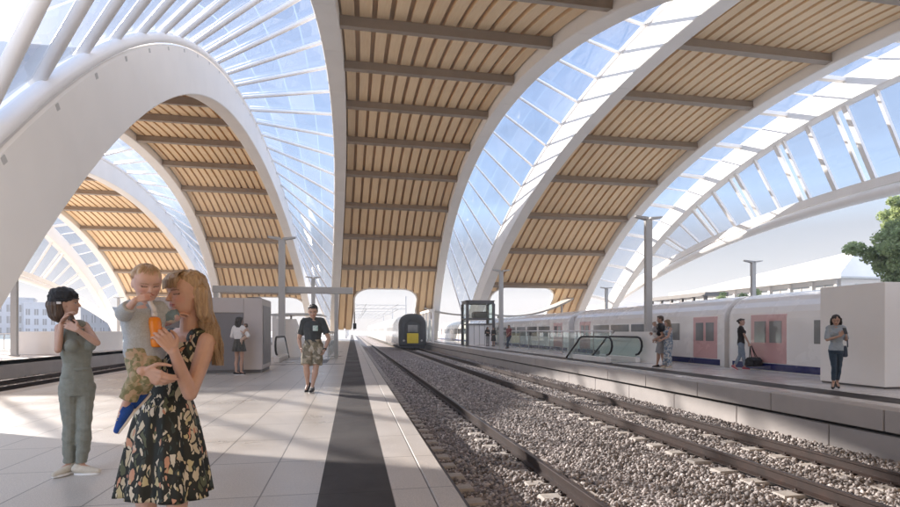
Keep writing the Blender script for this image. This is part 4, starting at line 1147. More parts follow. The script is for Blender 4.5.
def person(loc, label, H=1.7, sex='f', yaw=0.0, yaw_chest=None, yaw_head=None, pitch=0.05, roll=0.0, J=None, skin=SKIN_M, voxel=0.007,
           top=None, bottom=None, skirt=None, shoes=None, hair=None, hair_mat=None, closed=False, root_rz=None, hands=None, child=False, group=None,
           brow=(0.05, 0.035, 0.03), lips=(0.46, 0.17, 0.15), feet=None, name='person', blush=0.1, headk=1.0, thin=1.0):
    """J overrides joints (local metres). yaw 0 faces the camera side (-y), positive turns to +x"""
    ycst = yaw if yaw_chest is None else yaw_chest; yh = ycst if yaw_head is None else yaw_head
    root = empty(name, loc, root_rz if root_rz is not None else math.radians(-10.48), label, 'person', group)
    W = 1.0 if sex == 'f' else 1.13
    tn = thin
    lh = V3((math.cos(yaw), math.sin(yaw), 0)); fh = V3((math.sin(yaw), -math.cos(yaw), 0))
    lc = V3((math.cos(ycst), math.sin(ycst), 0)); fc = V3((math.sin(ycst), -math.cos(ycst), 0))
    j = {}
    J = J or {}
    hh = H/7.5*headk
    j['pelvis'] = V3(J.get('pelvis', (0, 0, .515*H))); j['waist'] = V3(J.get('waist', j['pelvis']+V3((0, 0, .105*H))))
    j['chest'] = V3(J.get('chest', j['waist']+V3((0, 0, .125*H)))); j['neck'] = V3(J.get('neck', j['chest']+V3((0, 0, .095*H))-fc*.008*H))
    j['head'] = V3(J.get('head', j['neck']+V3((0, 0, .022*H))+fc*.012*H))          # chin-level origin of the head
    sw = (.088 if sex == 'f' else .103)*H*thin
    for s, k in ((1, 'L'), (-1, 'R')):
        S = V3(J.get(k+'S', j['chest']+lc*s*sw+V3((0, 0, .066*H)))); j[k+'S'] = S
        E = V3(J.get(k+'E', S+lc*s*.025*H-fc*.015*H+V3((0, 0, -.172*H)))); j[k+'E'] = E
        j[k+'W'] = V3(J.get(k+'W', E+fc*.03*H-lc*s*.005*H+V3((0, 0, -.148*H))))
        hp = V3(J.get(k+'H', j['pelvis']+lh*s*.046*H*W*tn+V3((0, 0, 0)))); j[k+'H'] = hp
        j[k+'K'] = V3(J.get(k+'K', hp+lh*s*.006*H+fh*.012*H+V3((0, 0, -.235*H)))); j[k+'A'] = V3(J.get(k+'A', V3((hp[0], hp[1], 0))+lh*s*.004*H+V3((0, 0, .047*H))))
    Rh = rot(yh, pitch, roll)
    # ---- body
    b = Blob(); w = W*tn
    T = head_prims(b, j['head'], Rh, hh, child)
    b.chain([j['neck']-V3((0, 0, .02*H)), j['head']+Rh @ V3((0, -.06*hh, .22*hh))], [.030*H*w, .028*H*w])
    def torso(bb, g, lo=None, hi=0):
        p, wa, c, n = j['pelvis'], j['waist'], j['chest'], j['neck']; mid = lambda a, b_, t: a+(b_-a)*t
        ymid = lambda t: yaw+(ycst-yaw)*t
        bust = .012*H if sex == 'f' else 0.0
        hipx = .090 if sex == 'f' else .092
        wst = (.066, .052) if sex == 'f' else (.082, .062)
        cst = (.086, .062) if sex == 'f' else (.104, .070)
        secs = [(p-V3((0, 0, .035*H)), yaw, .080*H+g, .062*H+g), (p, yaw, hipx*H+g, .068*H+g), (mid(p, wa, .5), ymid(.3), (.088 if sex == 'f' else .09)*H+g, .060*H+g),
                (wa, ymid(.5), wst[0]*H+g, wst[1]*H+g), (mid(wa, c, .55), ymid(.8), (cst[0]*.96)*H+g, (cst[1]*.96)*H+g), (c+fc*bust*.5, ycst, cst[0]*H+g, cst[1]*H+bust*.6+g),
                (mid(c, n, .45), ycst, cst[0]*.96*H+g, cst[1]*.86*H+g), (mid(c, n, .75), ycst, (.066 if sex == 'f' else .078)*H+g, .046*H+g), (mid(c, n, .97), ycst, .042*H+g*.5, .034*H+g*.5)]
        secs = [(c_, y_, (rx_-g)*tn+g, (ry_-g)*tn+g) for c_, y_, rx_, ry_ in secs]
        if hi: secs = secs[:-hi]
        if lo is not None: secs = [q for q in secs if q[0][2] > lo-0.001]
        bb.stack(secs)
        if sex == 'f' and not child:
            for s in (-1, 1): bb.ell(c+lc*s*.040*H+fc*.050*H-V3((0, 0, .008*H)), np.array([.038, .031, .036])*H*tn+g*.8, rot(ycst))
    torso(b, 0.0)
    for s, k in ((1, 'L'), (-1, 'R')):
        S, E, Wr = j[k+'S'], j[k+'E'], j[k+'W']
        b.chain([j['neck']+(S-j['neck'])*.12+V3((0, 0, -.006*H)), j['neck']+(S-j['neck'])*.5-V3((0, 0, .006*H)), S], [.034*H*tn, .036*H*tn, .031*H*w])
        b.chain([S, S+(E-S)*.45, E, E+(Wr-E)*.28, Wr], [.031*H*w, .0265*H*w, .0215*H*w, .022*H*w, .0152*H*w])
        hs = (hands or {}).get(k, {}); fwd = V3(hs.get('fwd', unit(Wr-E)+fc*.15)); nr = V3(hs.get('nrm', -lc*s)); th = V3(hs.get('thumb', fc))
        hand_prims(b, Wr, fwd, nr, .108*H, th, hs.get('curl', .35), hs.get('spread', .07))
        Hp, K, A = j[k+'H'], j[k+'K'], j[k+'A']
        fy = (feet or {}).get(k, {}).get('yaw', yaw); ff = V3((math.sin(fy), -math.cos(fy), 0))
        b.chain([Hp, Hp+(K-Hp)*.5, K, K+(A-K)*.33-ff*.008*H, K+(A-K)*.7, A], [.052*H*w, .0435*H*w, .0305*H*w, .032*H*w, .0225*H*tn, .0185*H*tn])
        fp = (feet or {}).get(k, {}).get('pitch', 0.0); ft = ff*math.cos(fp)-V3((0, 0, math.sin(fp))); b.chain([A, A+ft*(.055 if fp < .6 else .015)*H+V3((0, 0, -.020*H))*math.cos(fp)], [.0185*H*tn, .016*H*tn])
    me = b.mesh('body', voxel, 3 if voxel < .006 else 2); v = verts(me)
    paint(me, head_colour(v, j['head'], Rh, hh, skin, lips, brow, closed, child=child, blush=blush)); link_mesh('body', me, M['skin'], root)
    # ---- clothes
    if bottom:
        g = bottom.get('g', .010); cut = bottom['cut']; fl = bottom.get('flare', 1.0); bb = Blob()
        p, wa = j['pelvis'], j['waist']; hx = (.091 if sex == 'f' else .094)*H*tn
        bb.stack([(p-V3((0, 0, .04*H)), yaw, .082*H*tn+g, .064*H*tn+g), (p, yaw, hx+g, .069*H*tn+g), (p+(wa-p)*.55, yaw, (.083 if sex == 'f' else .088)*H*tn+g, .060*H*tn+g), (p+(wa-p)*bottom.get('rise', .8), yaw, (.070 if sex == 'f' else .085)*H*tn+g, (.053 if sex == 'f' else .063)*H*tn+g)])
        for k in 'LR':
            Hp, K, A = j[k+'H'], j[k+'K'], j[k+'A']
            pts = [Hp, Hp+(K-Hp)*.5, K, K+(A-K)*.33, A]; rs = [.053*H*w+g, .045*H*w+g, (.032*H*w+g)*fl, (.033*H*w+g)*fl, (.022*H*tn+g)*fl]
            if cut <= 1.0:      # above the knee
                end = Hp+(K-Hp)*cut; bb.chain([Hp, Hp+(K-Hp)*.5, end], [.054*H*w+g, (.048*H*w+g)*fl, (.043*H*w+g)*fl], flat1=True)
            else:
                f = cut-1.0; end = K+(A-K)*f; bb.chain(pts[:3]+([pts[3]] if f > .4 else [])+[end], rs[:3]+([rs[3]] if f > .4 else [])+[rs[4] if f > .7 else (.034*H+g)*fl], flat1=True)
        m2 = bb.mesh('trousers' if cut > 1 else 'shorts', voxel, 2); folds(m2, bottom.get('fold', .006), 10, 14, 3.1); link_mesh(m2.name, m2, bottom['mat'], root)
    if skirt:
        m2 = skirt_mesh(j['waist']+V3((0, 0, skirt.get('dz', 0)*H)), V3(skirt['hem']), yaw, skirt['r0'], skirt['r1'], skirt.get('pleats', 14), skirt.get('amp', .012)); link_mesh('skirt', m2, skirt['mat'], root)
    if top:
        g = top.get('g', .010); bb = Blob(); torso(bb, g, top.get('lo', j['pelvis'][2]-.004*H), top.get('hi', 1))
        for k in 'LR':
            S, E, Wr = j[k+'S'], j[k+'E'], j[k+'W']; sl = top.get('sleeve', 0)
            nk = j['neck']; dn = V3((0, 0, .010*H))
            if sl:
                bb.chain([nk+(S-nk)*.22-dn, nk+(S-nk)*.55-dn, S], [.034*H*tn+g*.7, .037*H*tn+g*.8, .031*H*w+g])
                if sl <= 1: bb.chain([S, S+(E-S)*sl*.55, S+(E-S)*sl], [.031*H*w+g, .029*H*w+g*1.15, .027*H*w+g*1.3], flat1=True)
                else: bb.chain([S, E, E+(Wr-E)*(sl-1)], [.031*H*w+g, .023*H*w+g, .018*H*w+g], flat1=True)
            elif not top.get('strapless'):
                bb.chain([nk+(S-nk)*.50-dn*.6, nk+(S-nk)*.86-dn*.3], [.033*H*tn+g, .031*H*tn+g], flat1=True)
        m2 = bb.mesh('top', voxel, 5); folds(m2, top.get('fold', .006), 11, 8, 1.7); link_mesh(top.get('name', 'top'), m2, top['mat'], root)
    if shoes:
        for k in 'LR':
            fy = (feet or {}).get(k, {}).get('yaw', yaw); fp = (feet or {}).get(k, {}).get('pitch', 0.0)
            shoe(root, j[k+'A'], fy, .125*H*shoes.get('k', 1.0), shoes['mat'], shoes['sole'], shoes.get('heel', 0.0), fp, lace=shoes.get('lace'))
    if hair: make_hair(root, hair, T, Rh, hh, hair_mat, j, H, fc, voxel)
    return root, j, T, Rh, hh

def skirt_mesh(top, hem, yaw, r0, r1, pleats, amp, nz=26, n=168, hemwave=0.0, expo=0.8):
    rings = []; th = 0.004
    for lay in (0, 1):
        seq = range(nz) if lay == 0 else range(nz-1, -1, -1)
        for i in seq:
            f = i/(nz-1); c = V3(top)+(V3(hem)-V3(top))*f; ring = []
            for k in range(n):
                t = 2*PI*k/n
                tri = math.sin(pleats*t+0.5*math.sin(3*t)); pl = amp*(f**0.8)*(tri*0.7+0.3*math.sin(2*pleats*t+1.3))
                rx = r0[0]+(r1[0]-r0[0])*f**expo+pl-lay*th; ry = r0[1]+(r1[1]-r0[1])*f**expo+pl-lay*th
                l = V3((math.cos(yaw), math.sin(yaw), 0)); fo = V3((math.sin(yaw), -math.cos(yaw), 0))
                ring.append(tuple(c+l*rx*math.cos(t)+fo*ry*math.sin(t)+V3((0, 0, hemwave*f*math.sin(2*t+0.6)))))
            rings.append(ring)
    mb = MB(); mb.loft(rings, True, False, smooth=True); me = mb.mesh('skirt')
    bm = bmesh.new(); bm.from_mesh(me); bmesh.ops.recalc_face_normals(bm, faces=bm.faces); bm.to_mesh(me); bm.free(); return me

def make_hair(root, style, T, R, h, mat, j, H, fc, voxel):
    P = lambda x, y, z: T((x, y, z))[0]; b = Blob(); vx = max(.0045, voxel*.8)
    def cap(front=.42, low=.30, s=1.08, back=-.50):
        # skull cap: shell of the upper and rear head
        b.ell(P(0, -.055, .63), np.array([.375*s, .455*s, .41*s])*h*0.98, R)
    if style == 'short':
        b.ell(P(0, -.07, .685), np.array([.368, .445, .345])*h, R); b.ell(P(0, -.17, .50), np.array([.345, .33, .33])*h, R)
        b.ell(P(0, .17, .90), np.array([.25, .20, .13])*h, R)
        for s in (-1, 1): b.cone(P(s*.335, .03, .62), P(s*.335, .04, .50), .05*h, .03*h)
    elif style in ('long', 'longback'):
        b.ell(P(0, -.075, .67), np.array([.375, .455, .365])*h, R); b.ell(P(0, -.2, .45), np.array([.36, .32, .40])*h, R)
        L = 1.15 if style == 'long' else 1.6
        for s in (-1, -.5, 0, .5, 1):
            x = s*.30; p0 = P(x, -.2+.05*abs(s), .5); p1 = P(x*1.08, -.28+.10*abs(s), 0.0); p2 = p1-V3((0, 0, h*(L-.5)))-V3(fc)*.02
            b.chain([p0, p1, p2], [.20*h, .18*h, .10*h])
        for s in (-1, 1): b.chain([P(s*.24, .16, .90), P(s*.36, .05, .66), P(s*.375, -.03, .34), P(s*.36, -.06, -.05)-V3((0, 0, .15*h))], [.075*h, .07*h, .08*h, .06*h])
    elif style == 'bun':
        b.ell(P(0, -.07, .68), np.array([.368, .445, .35])*h, R); b.ell(P(0, -.2, .50), np.array([.33, .29, .32])*h, R); b.ell(P(0, -.50, .62), np.array([.17, .16, .17])*h, R)
        b.ell(P(0, .20, .88), np.array([.24, .18, .12])*h, R)
    elif style == 'baby':
        b.ell(P(0, -.085, .675), np.array([.366, .425, .345])*h, R); b.ell(P(0, -.20, .47), np.array([.352, .29, .36])*h, R)
        for k in range(7): b.cone(P(-.24+.08*k, .12, .90-.25*abs(-.24+.08*k)), P(-.22+.075*k, .29, .80-.2*abs(-.24+.08*k)), .06*h, .02*h)
    me = b.mesh('hair', vx, 2); folds(me, .045*h, 40 if style != 'short' else 60, 6, .3, 3)
    return link_mesh('hair', me, mat, root)
# ------------------------------------------------------------------ people: the cast
TH = math.radians(10.48); CF = Vector((math.sin(TH), math.cos(TH), 0)); CR = Vector((math.cos(TH), -math.sin(TH), 0))
def ground_at(px, t): return Vector((0, 0, 0)) + CF*t + CR*((px-450)/530*t)
class Loc:
    """metres in a person's own frame (x to the right, y away, z up) for a spot of the picture at a given depth"""
    def __init__(s, px, t, off=(0, 0, 0)): s.u = (px-450)/530; s.t = t; s.off = V3(off); s.pos = ground_at(px, t)
    def yaw(s, deg): return math.radians(deg)-math.atan(s.u)
    def __call__(s, px, py, y=0.0):
        t = s.t+y; return V3(((px-450)/530*t-s.u*s.t, y, 1.3+(331-py)/530*t))-s.off

def floral_mat():
    m = NT('floral_print'); co = m.coord(); sx = m.node('ShaderNodeSeparateXYZ'); m.link(co, sx.inputs[0])
    ax = m.math('ABSOLUTE', m.math('ADD', sx.outputs[0], 0.045)); cx = m.node('ShaderNodeCombineXYZ')
    m.link(ax, cx.inputs[0]); m.link(sx.outputs[1], cx.inputs[1]); m.link(sx.outputs[2], cx.inputs[2])
    def warp(sc, amt):
        n = m.noise(sc, 2, 0.5, cx.outputs[0], 'Color'); a = m.node('ShaderNodeVectorMath', operation='SCALE'); a.inputs['Scale'].default_value = amt; m.link(n, a.inputs[0])
        b = m.node('ShaderNodeVectorMath', operation='ADD'); m.link(cx.outputs[0], b.inputs[0]); m.link(a.outputs[0], b.inputs[1]); return b.outputs[0]
    w1 = warp(13, 0.07)
    mp = m.node('ShaderNodeMapping'); mp.inputs['Rotation'].default_value = (0, 0.6, 0.3); mp.inputs['Scale'].default_value = (40, 40, 15); m.link(w1, mp.inputs[0])
    v = m.node('ShaderNodeTexVoronoi'); v.inputs['Scale'].default_value = 1.0; m.link(mp.outputs[0], v.inputs['Vector'])
    ve = m.node('ShaderNodeTexVoronoi', feature='DISTANCE_TO_EDGE'); ve.inputs['Scale'].default_value = 1.0; m.link(mp.outputs[0], ve.inputs['Vector'])
    s = m.node('ShaderNodeSeparateColor'); m.link(v.outputs['Color'], s.inputs[0])
    pal = m.ramp(s.outputs[0], [(0, (0.010, 0.016, 0.014)), (0.28, (0.035, 0.055, 0.050)), (0.40, (0.62, 0.56, 0.42)), (0.55, (0.012, 0.018, 0.016)), (0.66, (0.55, 0.50, 0.30)), (0.74, (0.10, 0.12, 0.07)), (0.84, (0.60, 0.33, 0.22)), (0.90, (0.70, 0.66, 0.56))], 'CONSTANT')
    c = m.mix(m.math('LESS_THAN', ve.outputs['Distance'], 0.10), pal, (0.012, 0.016, 0.015))
    mp2 = m.node('ShaderNodeMapping'); mp2.inputs['Rotation'].default_value = (0.4, -0.7, 0); mp2.inputs['Scale'].default_value = (62, 62, 18); m.link(warp(14, 0.05), mp2.inputs[0])
    v2 = m.node('ShaderNodeTexVoronoi'); v2.inputs['Scale'].default_value = 1.0; m.link(mp2.outputs[0], v2.inputs['Vector'])
    leaf = m.math('LESS_THAN', v2.outputs['Distance'], 0.30); s2 = m.node('ShaderNodeSeparateColor'); m.link(v2.outputs['Color'], s2.inputs[0])
    on = m.math('MULTIPLY', leaf, m.math('GREATER_THAN', s2.outputs[1], 0.30))
    c = m.mix(on, c, m.ramp(s2.outputs[0], [(0, (0.66, 0.62, 0.50)), (0.5, (0.05, 0.08, 0.075)), (0.75, (0.52, 0.47, 0.28)), (0.9, (0.58, 0.30, 0.20))], 'CONSTANT'))
    m.base(c); m.set(Roughness=0.6); return m.mat
M['floral'] = floral_mat()
M['knit'] = cloth('pale_blue_knit', (0.46, 0.51, 0.55), 0.08, 22, weave=150)
M['camo'] = patches('camouflage_cloth', [(0.27, 0.26, 0.15), (0.42, 0.37, 0.25), (0.22, 0.22, 0.12), (0.34, 0.31, 0.19), (0.50, 0.38, 0.27)], 58)
M['camo_b'] = patches('camouflage_shorts', [(0.15, 0.13, 0.09), (0.30, 0.26, 0.19), (0.20, 0.17, 0.12), (0.42, 0.38, 0.31), (0.17, 0.15, 0.10)], 13)
M['jumpsuit'] = cloth('sage_jumpsuit', (0.215, 0.225, 0.19), 0.12, 18)
M['charcoal'] = cloth('charcoal_cotton', (0.040, 0.045, 0.047), 0.2, 14)
M['blackcloth'] = cloth('black_cotton', (0.014, 0.013, 0.014), 0.25, 16)
M['whitecloth'] = cloth('white_cotton', (0.68, 0.66, 0.64), 0.06, 12)
M['denim'] = cloth('dark_denim', (0.035, 0.062, 0.095), 0.3, 12)
M['paledenim'] = cloth('pale_denim', (0.22, 0.27, 0.33), 0.25, 12)
M['blouse'] = cloth('light_blue_blouse', (0.36, 0.42, 0.47), 0.1, 16)
M['redcloth'] = cloth('dark_red_shirt', (0.20, 0.035, 0.04), 0.2, 12)
M['greycloth'] = cloth('grey_shorts', (0.30, 0.30, 0.31), 0.12, 14)
M['darkskirt'] = cloth('dark_patterned_skirt', (0.055, 0.052, 0.045), 0.5, 26)
M['tan'] = cloth('tan_baby_suit', (0.46, 0.32, 0.24), 0.2, 20)
M['bluefloral'] = patches('blue_floral_cloth', [(0.20, 0.26, 0.34), (0.50, 0.52, 0.54), (0.30, 0.34, 0.38), (0.13, 0.19, 0.27), (0.55, 0.55, 0.52)], 22)
M['bluesuede'] = cloth('blue_suede', (0.012, 0.075, 0.36), 0.2, 20); M['whitesole'] = simple('white_rubber_sole', (0.75, 0.74, 0.72), 0.5)
M['canvas'] = cloth('cream_canvas', (0.58, 0.53, 0.44), 0.08, 20); M['pinkshoe'] = cloth('pink_shoe', (0.42, 0.10, 0.14), 0.2, 20)
M['orange'] = simple('orange_bottle', (0.86, 0.27, 0.015), 0.3, var=0.08, scale=20); M['whiteplastic'] = simple('white_plastic', (0.78, 0.78, 0.79), 0.3)
M['navybag'] = simple('navy_leather', (0.035, 0.055, 0.09), 0.5, var=0.15, scale=12); M['blackleather'] = simple('black_leather', (0.012, 0.012, 0.013), 0.45, var=0.2, scale=14, bump=0.2)
M['pinkcloth'] = patches('pink_patterned_cloth', [(0.55, 0.14, 0.22), (0.62, 0.45, 0.46), (0.20, 0.30, 0.36), (0.60, 0.56, 0.52)], 40)

# ---- woman with child in the foreground
L = Loc(178, 2.585)
root, j, T, Rh, hh = person(L.pos, 'woman with long blond hair in a floral dress holding a child and an orange bottle', 1.58, 'f', yaw=L.yaw(-30), yaw_chest=L.yaw(-34), yaw_head=L.yaw(-62), pitch=0.10, thin=.93, headk=.98,
    J=dict(pelvis=L(164, 432, 0), waist=L(166, 399, 0), chest=L(177, 364, .01), neck=L(189, 334, .03), head=L(188.5, 314.5, .0),
           LS=L(208, 342, -.02), LE=L(190, 394, -.12), LW=L(174, 352, -.215), RS=L(160, 341, .11), RE=L(137, 364, -.03), RW=L(142, 371.5, -.255)),
    skin=(0.66, 0.435, 0.345), voxel=0.0034, closed=True, brow=(0.25, 0.14, 0.08), lips=(0.52, 0.17, 0.15), blush=0.45,
    hands=dict(L=dict(fwd=(-.55, -.06, .80), nrm=(-.62, .65, -.40), thumb=(.2, .6, .7), curl=(.42, .50, .55, .60), spread=.03),
               R=dict(fwd=(.92, -.02, -.36), nrm=(0.05, .9, .1), thumb=(.2, -.1, 1), curl=(.52, .54, .56, .60), spread=-.07)),
    top=dict(mat=M['floral'], g=.011, hi=1, lo=.93, name='bodice', fold=.003), shoes=dict(mat=M['blackleather'], sole=M['blackleather']))
sk = skirt_mesh(L(166, 393, 0), L(164, 493, 0), L.yaw(-30), (.106, .086), (.218, .175), 8, .020, 34, 300, -.012, .72)
link_mesh('skirt', sk, M['floral'], root)
def blond_hair():
    P = lambda x, y, z: T((x, y, z))[0]; b = Blob(); h = hh
    b.ell(P(0, -.10, .735), np.array([.378, .415, .325])*h, Rh); b.ell(P(0, -.25, .46), np.array([.362, .27, .38])*h, Rh)
    b.ell(P(0, .30, .82), np.array([.25, .13, .13])*h, Rh)
    for s in (-1, -.5, 0, .5, 1):
        p0 = P(s*.32, -.20+.04*abs(s), .50); p1 = P(s*.30, -.33+.12*abs(s), .0)
        p2 = L(217, 336, .05+.05*s); p3 = L(221, 358, .05+.06*s)
        b.chain([p0, p1, p2, p3], [.19*h, .17*h, .085*h, .045*h])
    me = b.mesh('hair', .0042, 3); folds(me, .004, 70, 2.5, .3, 2); o = link_mesh('hair', me, M['hair_blond'], root)
    rng = np.random.default_rng(4); paths = []
    for k in range(900):
        ph = rng.uniform(-1.6, 1.22); s, c = math.sin(ph), math.cos(ph); e = 1+rng.uniform(-.01, .05); sp = rng.uniform(-1, 1)
        end = L(219+5*rng.uniform(-1.4, 1), 357+9*rng.uniform(-1.6, 1), .05+.075*s+.02*sp); mid = L(214+7*rng.uniform(-1.2, .9), 332+4*sp, .05+.085*s)
        paths.append([Vector(p) for p in (P(.07*s, .12-.08*c, 1.045), P(.29*s*e, -.05-.30*c*e, .95), P(.385*s*e, -.07-.42*c*e, .70), P(.392*s*e, -.10-.44*c*e, .42), P(.36*s*e, -.16-.38*c*e, .08), mid, (V3(mid)+V3(end))/2+V3((.006*sp, 0, 0)), end)])
    for k in range(150):
        x = rng.uniform(-.30, .30); z1 = .655-.25*x*x+rng.uniform(-.03, .02)
        paths.append([Vector(p) for p in (P(x*.4, .06, 1.05), P(x*.8, .27, .965), P(x*1.02, .425-.5*x*x, .82), P(x*1.08, .452-.75*x*x, z1))])
    for k in range(34):
        s = -1; q = rng.uniform(0, 1)
        paths.append([Vector(p) for p in (P(s*.10, .05, 1.04), P(s*.30, .20-.1*q, .88), P(s*.385, .17-.17*q, .62), P(s*.40, .10-.2*q, .34), P(s*.385, -.08-.15*q, .02))])
    strands(None, paths, .0019).build('strand', M['hair_blond'], o)
blond_hair()
# bottle in her hand
b0 = L(157.5, 332, -.195)
r = empty('drink_bottle', L.pos, math.radians(-10.48), 'orange drink bottle with a white looped cap in the blond woman\'s hand', 'bottle')
r.location = L.pos + CR*b0[0] + CF*b0[1] + Vector((0, 0, b0[2]-.068))
tl = Vector((-.10, 0, 1)).normalized()
mb = MB(); prof = [(0, .021), (.006, .025), (.03, .0255), (.06, .0225), (.085, .025), (.115, .0255), (.130, .023), (.136, .015)]
mb.loft([[(tl*h + Vector((rr*math.cos(2*PI*k/20), rr*math.sin(2*PI*k/20), 0))) for k in range(20)] for h, rr in prof], smooth=True); mb.build('bottle', M['orange'], r)
mb = MB(); mb.cyl(tl*.137, .013, .018, 14); mb.tube([tl*.155, tl*.175, tl*.19+Vector((-.008, 0, 0)), tl*.215+Vector((-.016, 0, 0))], [.012, .012, .010, .012], 10)
c0 = tl*.232+Vector((-.022, 0, 0)); mb.tube([c0+Vector((.018*math.cos(2*PI*k/18), 0, .018*math.sin(2*PI*k/18))) for k in range(19)], .0075, 8); mb.build('cap', M['whiteplastic'], r)

# ---- child on her arm
off = L(145, 356, -.19); off[2] -= 0.0
C = Loc(178, 2.585, off)
cpos = L.pos + CR*off[0] + CF*off[1] + Vector((0, 0, off[2]))
M['babyskin'] = M['skin']
croot, cj, cT, cR, ch = person(cpos, 'small fair haired child in a pale blue knit top held on the blond woman\'s arm', .80, 'm', yaw=L.yaw(15), yaw_chest=L.yaw(15), yaw_head=L.yaw(18), pitch=0.36, thin=.95, roll=0.05,
    J=dict(pelvis=C(145, 353, -.17), waist=C(143, 339, -.17), chest=C(143.5, 320, -.165), neck=C(146, 304.5, -.165), head=C(146, 299.5, -.17),
           RS=C(131, 309, -.18), RE=C(123.5, 314, -.265), RW=C(135, 300.5, -.315), LS=C(158, 310, -.13), LE=C(166, 317, -.10), LW=C(174, 313, -.06),
           RH=C(139, 356, -.18), LH=C(150, 357, -.16), RK=C(138.5, 377, -.245), LK=C(147, 380, -.235), RA=C(122, 412, -.27), LA=C(138, 394, -.20)),
    skin=(0.70, 0.47, 0.39), voxel=0.0034, closed=True, child=True, headk=1.46, brow=(0.45, 0.30, 0.20), lips=(0.55, 0.13, 0.12), blush=0.5,
    hands=dict(R=dict(fwd=(.75, .25, .32), nrm=(.1, .8, -.3), thumb=(-.2, .2, 1), curl=.55), L=dict(fwd=(.9, .3, 0), nrm=(0, .3, -1), thumb=(0, -1, 0), curl=.3)),
    feet=dict(R=dict(yaw=L.yaw(-80), pitch=.98), L=dict(yaw=L.yaw(-70), pitch=.80)),
    top=dict(mat=M['knit'], g=.014, sleeve=1.55, fold=.006, lo=-.06), bottom=dict(mat=M['camo'], cut=1.66, g=.010, flare=1.0, rise=.30, fold=.006),
    shoes=dict(mat=M['bluesuede'], sole=M['whitesole'], k=1.22, lace=M['whitesole']), hair='baby', hair_mat=M['hair_baby'])
P = lambda x, y, z: cT((x, y, z))[0]; rng = np.random.default_rng(9); paths = []
for k in range(520):
    a = rng.uniform(0, 2*PI); rr = rng.uniform(.05, 1)**.6; x, y = .36*rr*math.cos(a), -.08+.43*rr*math.sin(a); zf = lambda q: .665+.375*math.sqrt(max(0, 1-min(1, q)**2))
    q2 = min(1.0, rr+.22); p0 = P(x, y, zf(rr)); p1 = P(x*(rr+.11)/rr*1.02, -.08+(y+.08)*(rr+.11)/rr*1.02, zf(min(1, rr+.11))+.012); p2 = P(.375*q2*math.cos(a+.12), -.08+.45*q2*math.sin(a+.12), zf(q2)-(.06 if q2 >= 1 else 0)+.01)
    paths.append([Vector(p0), Vector(p1), Vector(p2)])
strands(None, paths, .0014).build('hair_strand', M['hair_baby'], croot)
# patterned cuff cloth on the child's far arm
b = Blob(); b.chain([C(160, 312, -.125), C(167, 318, -.10), C(176, 314, -.06)], [.036, .038, .034], flat1=True); me = b.mesh('sleeve', .004, 2); folds(me, .006, 25, 25, 2); link_mesh('sleeve', me, M['pinkcloth'], croot)

# ---- woman in cap and jumpsuit
L2 = Loc(75, 4.82)
root, j, T, Rh, hh = person(L2.pos, 'woman in a black cap and sage green jumpsuit with both hands at her hair', 1.66, 'f', yaw=L2.yaw(8), yaw_chest=L2.yaw(22), yaw_head=L2.yaw(82), pitch=-0.03, thin=.80, headk=.96,
    J=dict(pelvis=L2(77, 388, 0), waist=L2(77, 366, 0), chest=L2(76.5, 344, 0), neck=L2(73.5, 323.5, .0), head=L2(67.5, 315, .0),
           RS=L2(60, 328, -.05), RE=L2(58, 350, -.17), RW=L2(61.5, 323.5, -.15), LS=L2(84.5, 326, .08), LE=L2(97, 343, -.06), LW=L2(77.5, 330, -.17),
           RK=L2(70.5, 427, -.05), LK=L2(84, 427, -.03), RA=L2(69, 465, -.02), LA=L2(81.5, 466, -.03)),
    skin=(0.50, 0.31, 0.225), voxel=0.0048, brow=(0.03, 0.02, 0.015), lips=(0.42, 0.15, 0.13),
    hands=dict(R=dict(fwd=(.45, .15, .85), nrm=(.8, .2, -.4), thumb=(-.2, -.9, 0), curl=.6), L=dict(fwd=(-.75, -.1, .45), nrm=(-.3, .8, -.3), thumb=(.3, 0, 1), curl=.6)),
    feet=dict(R=dict(yaw=L2.yaw(-50)), L=dict(yaw=L2.yaw(62))),
    top=dict(mat=M['jumpsuit'], g=.012, lo=.86, hi=1, name='jumpsuit_top', fold=.007), bottom=dict(mat=M['jumpsuit'], cut=1.92, g=.013, rise=1.15, flare=1.05, fold=.010),
    shoes=dict(mat=M['canvas'], sole=M['whitesole'], k=1.06), hair='bun', hair_mat=M['hair_black'])
P = lambda x, y, z: T((x, y, z))[0]
b = Blob(); b.ell(P(0, -.13, .80), np.array([.47, .54, .42])*hh, Rh); b.ell(P(0, -.34, .62), np.array([.42, .34, .42])*hh, Rh); b.cone(P(-.2, .30, .82), P(.2, .30, .82), .11*hh, .11*hh)
me = b.mesh('cap', .005, 3); folds(me, .012, 22, 22, 5); cp = link_mesh('cap', me, M['blackcloth'], root)
mb = MB(); mb.tube([P(.445*math.cos(a), -.12+.545*math.sin(a), .60+.10*math.sin(a)) for a in np.linspace(0, 2*PI, 41)], .026*hh, 8); mb.build('cap_band', M['blackcloth'], cp)
mb = MB(); q = V3(P(-.43, -.22, .50)); mb.obox(q, V3(Rh @ V3((.006, 0, 0))), V3(Rh @ V3((0, .016, 0))), V3(Rh @ V3((0, 0, .010)))); mb.build('patch', M['whitecloth'], cp)
b = Blob(); b.chain([P(-.10, -.38, .40), P(-.12, -.36, .0), L2(64, 322, .03)], [.075, .06, .03]); b.chain([P(.30, -.12, .25), L2(73, 322, -.06), L2(77, 329, -.10), L2(78, 335, -.11)], [.030, .026, .018, .008]); me = b.mesh('hair_lock', .005, 2); folds(me, .006, 60, 6, 1); link_mesh('hair_lock', me, M['hair_brown'], root)
mb = MB(); w = L2(77, 369, 0)
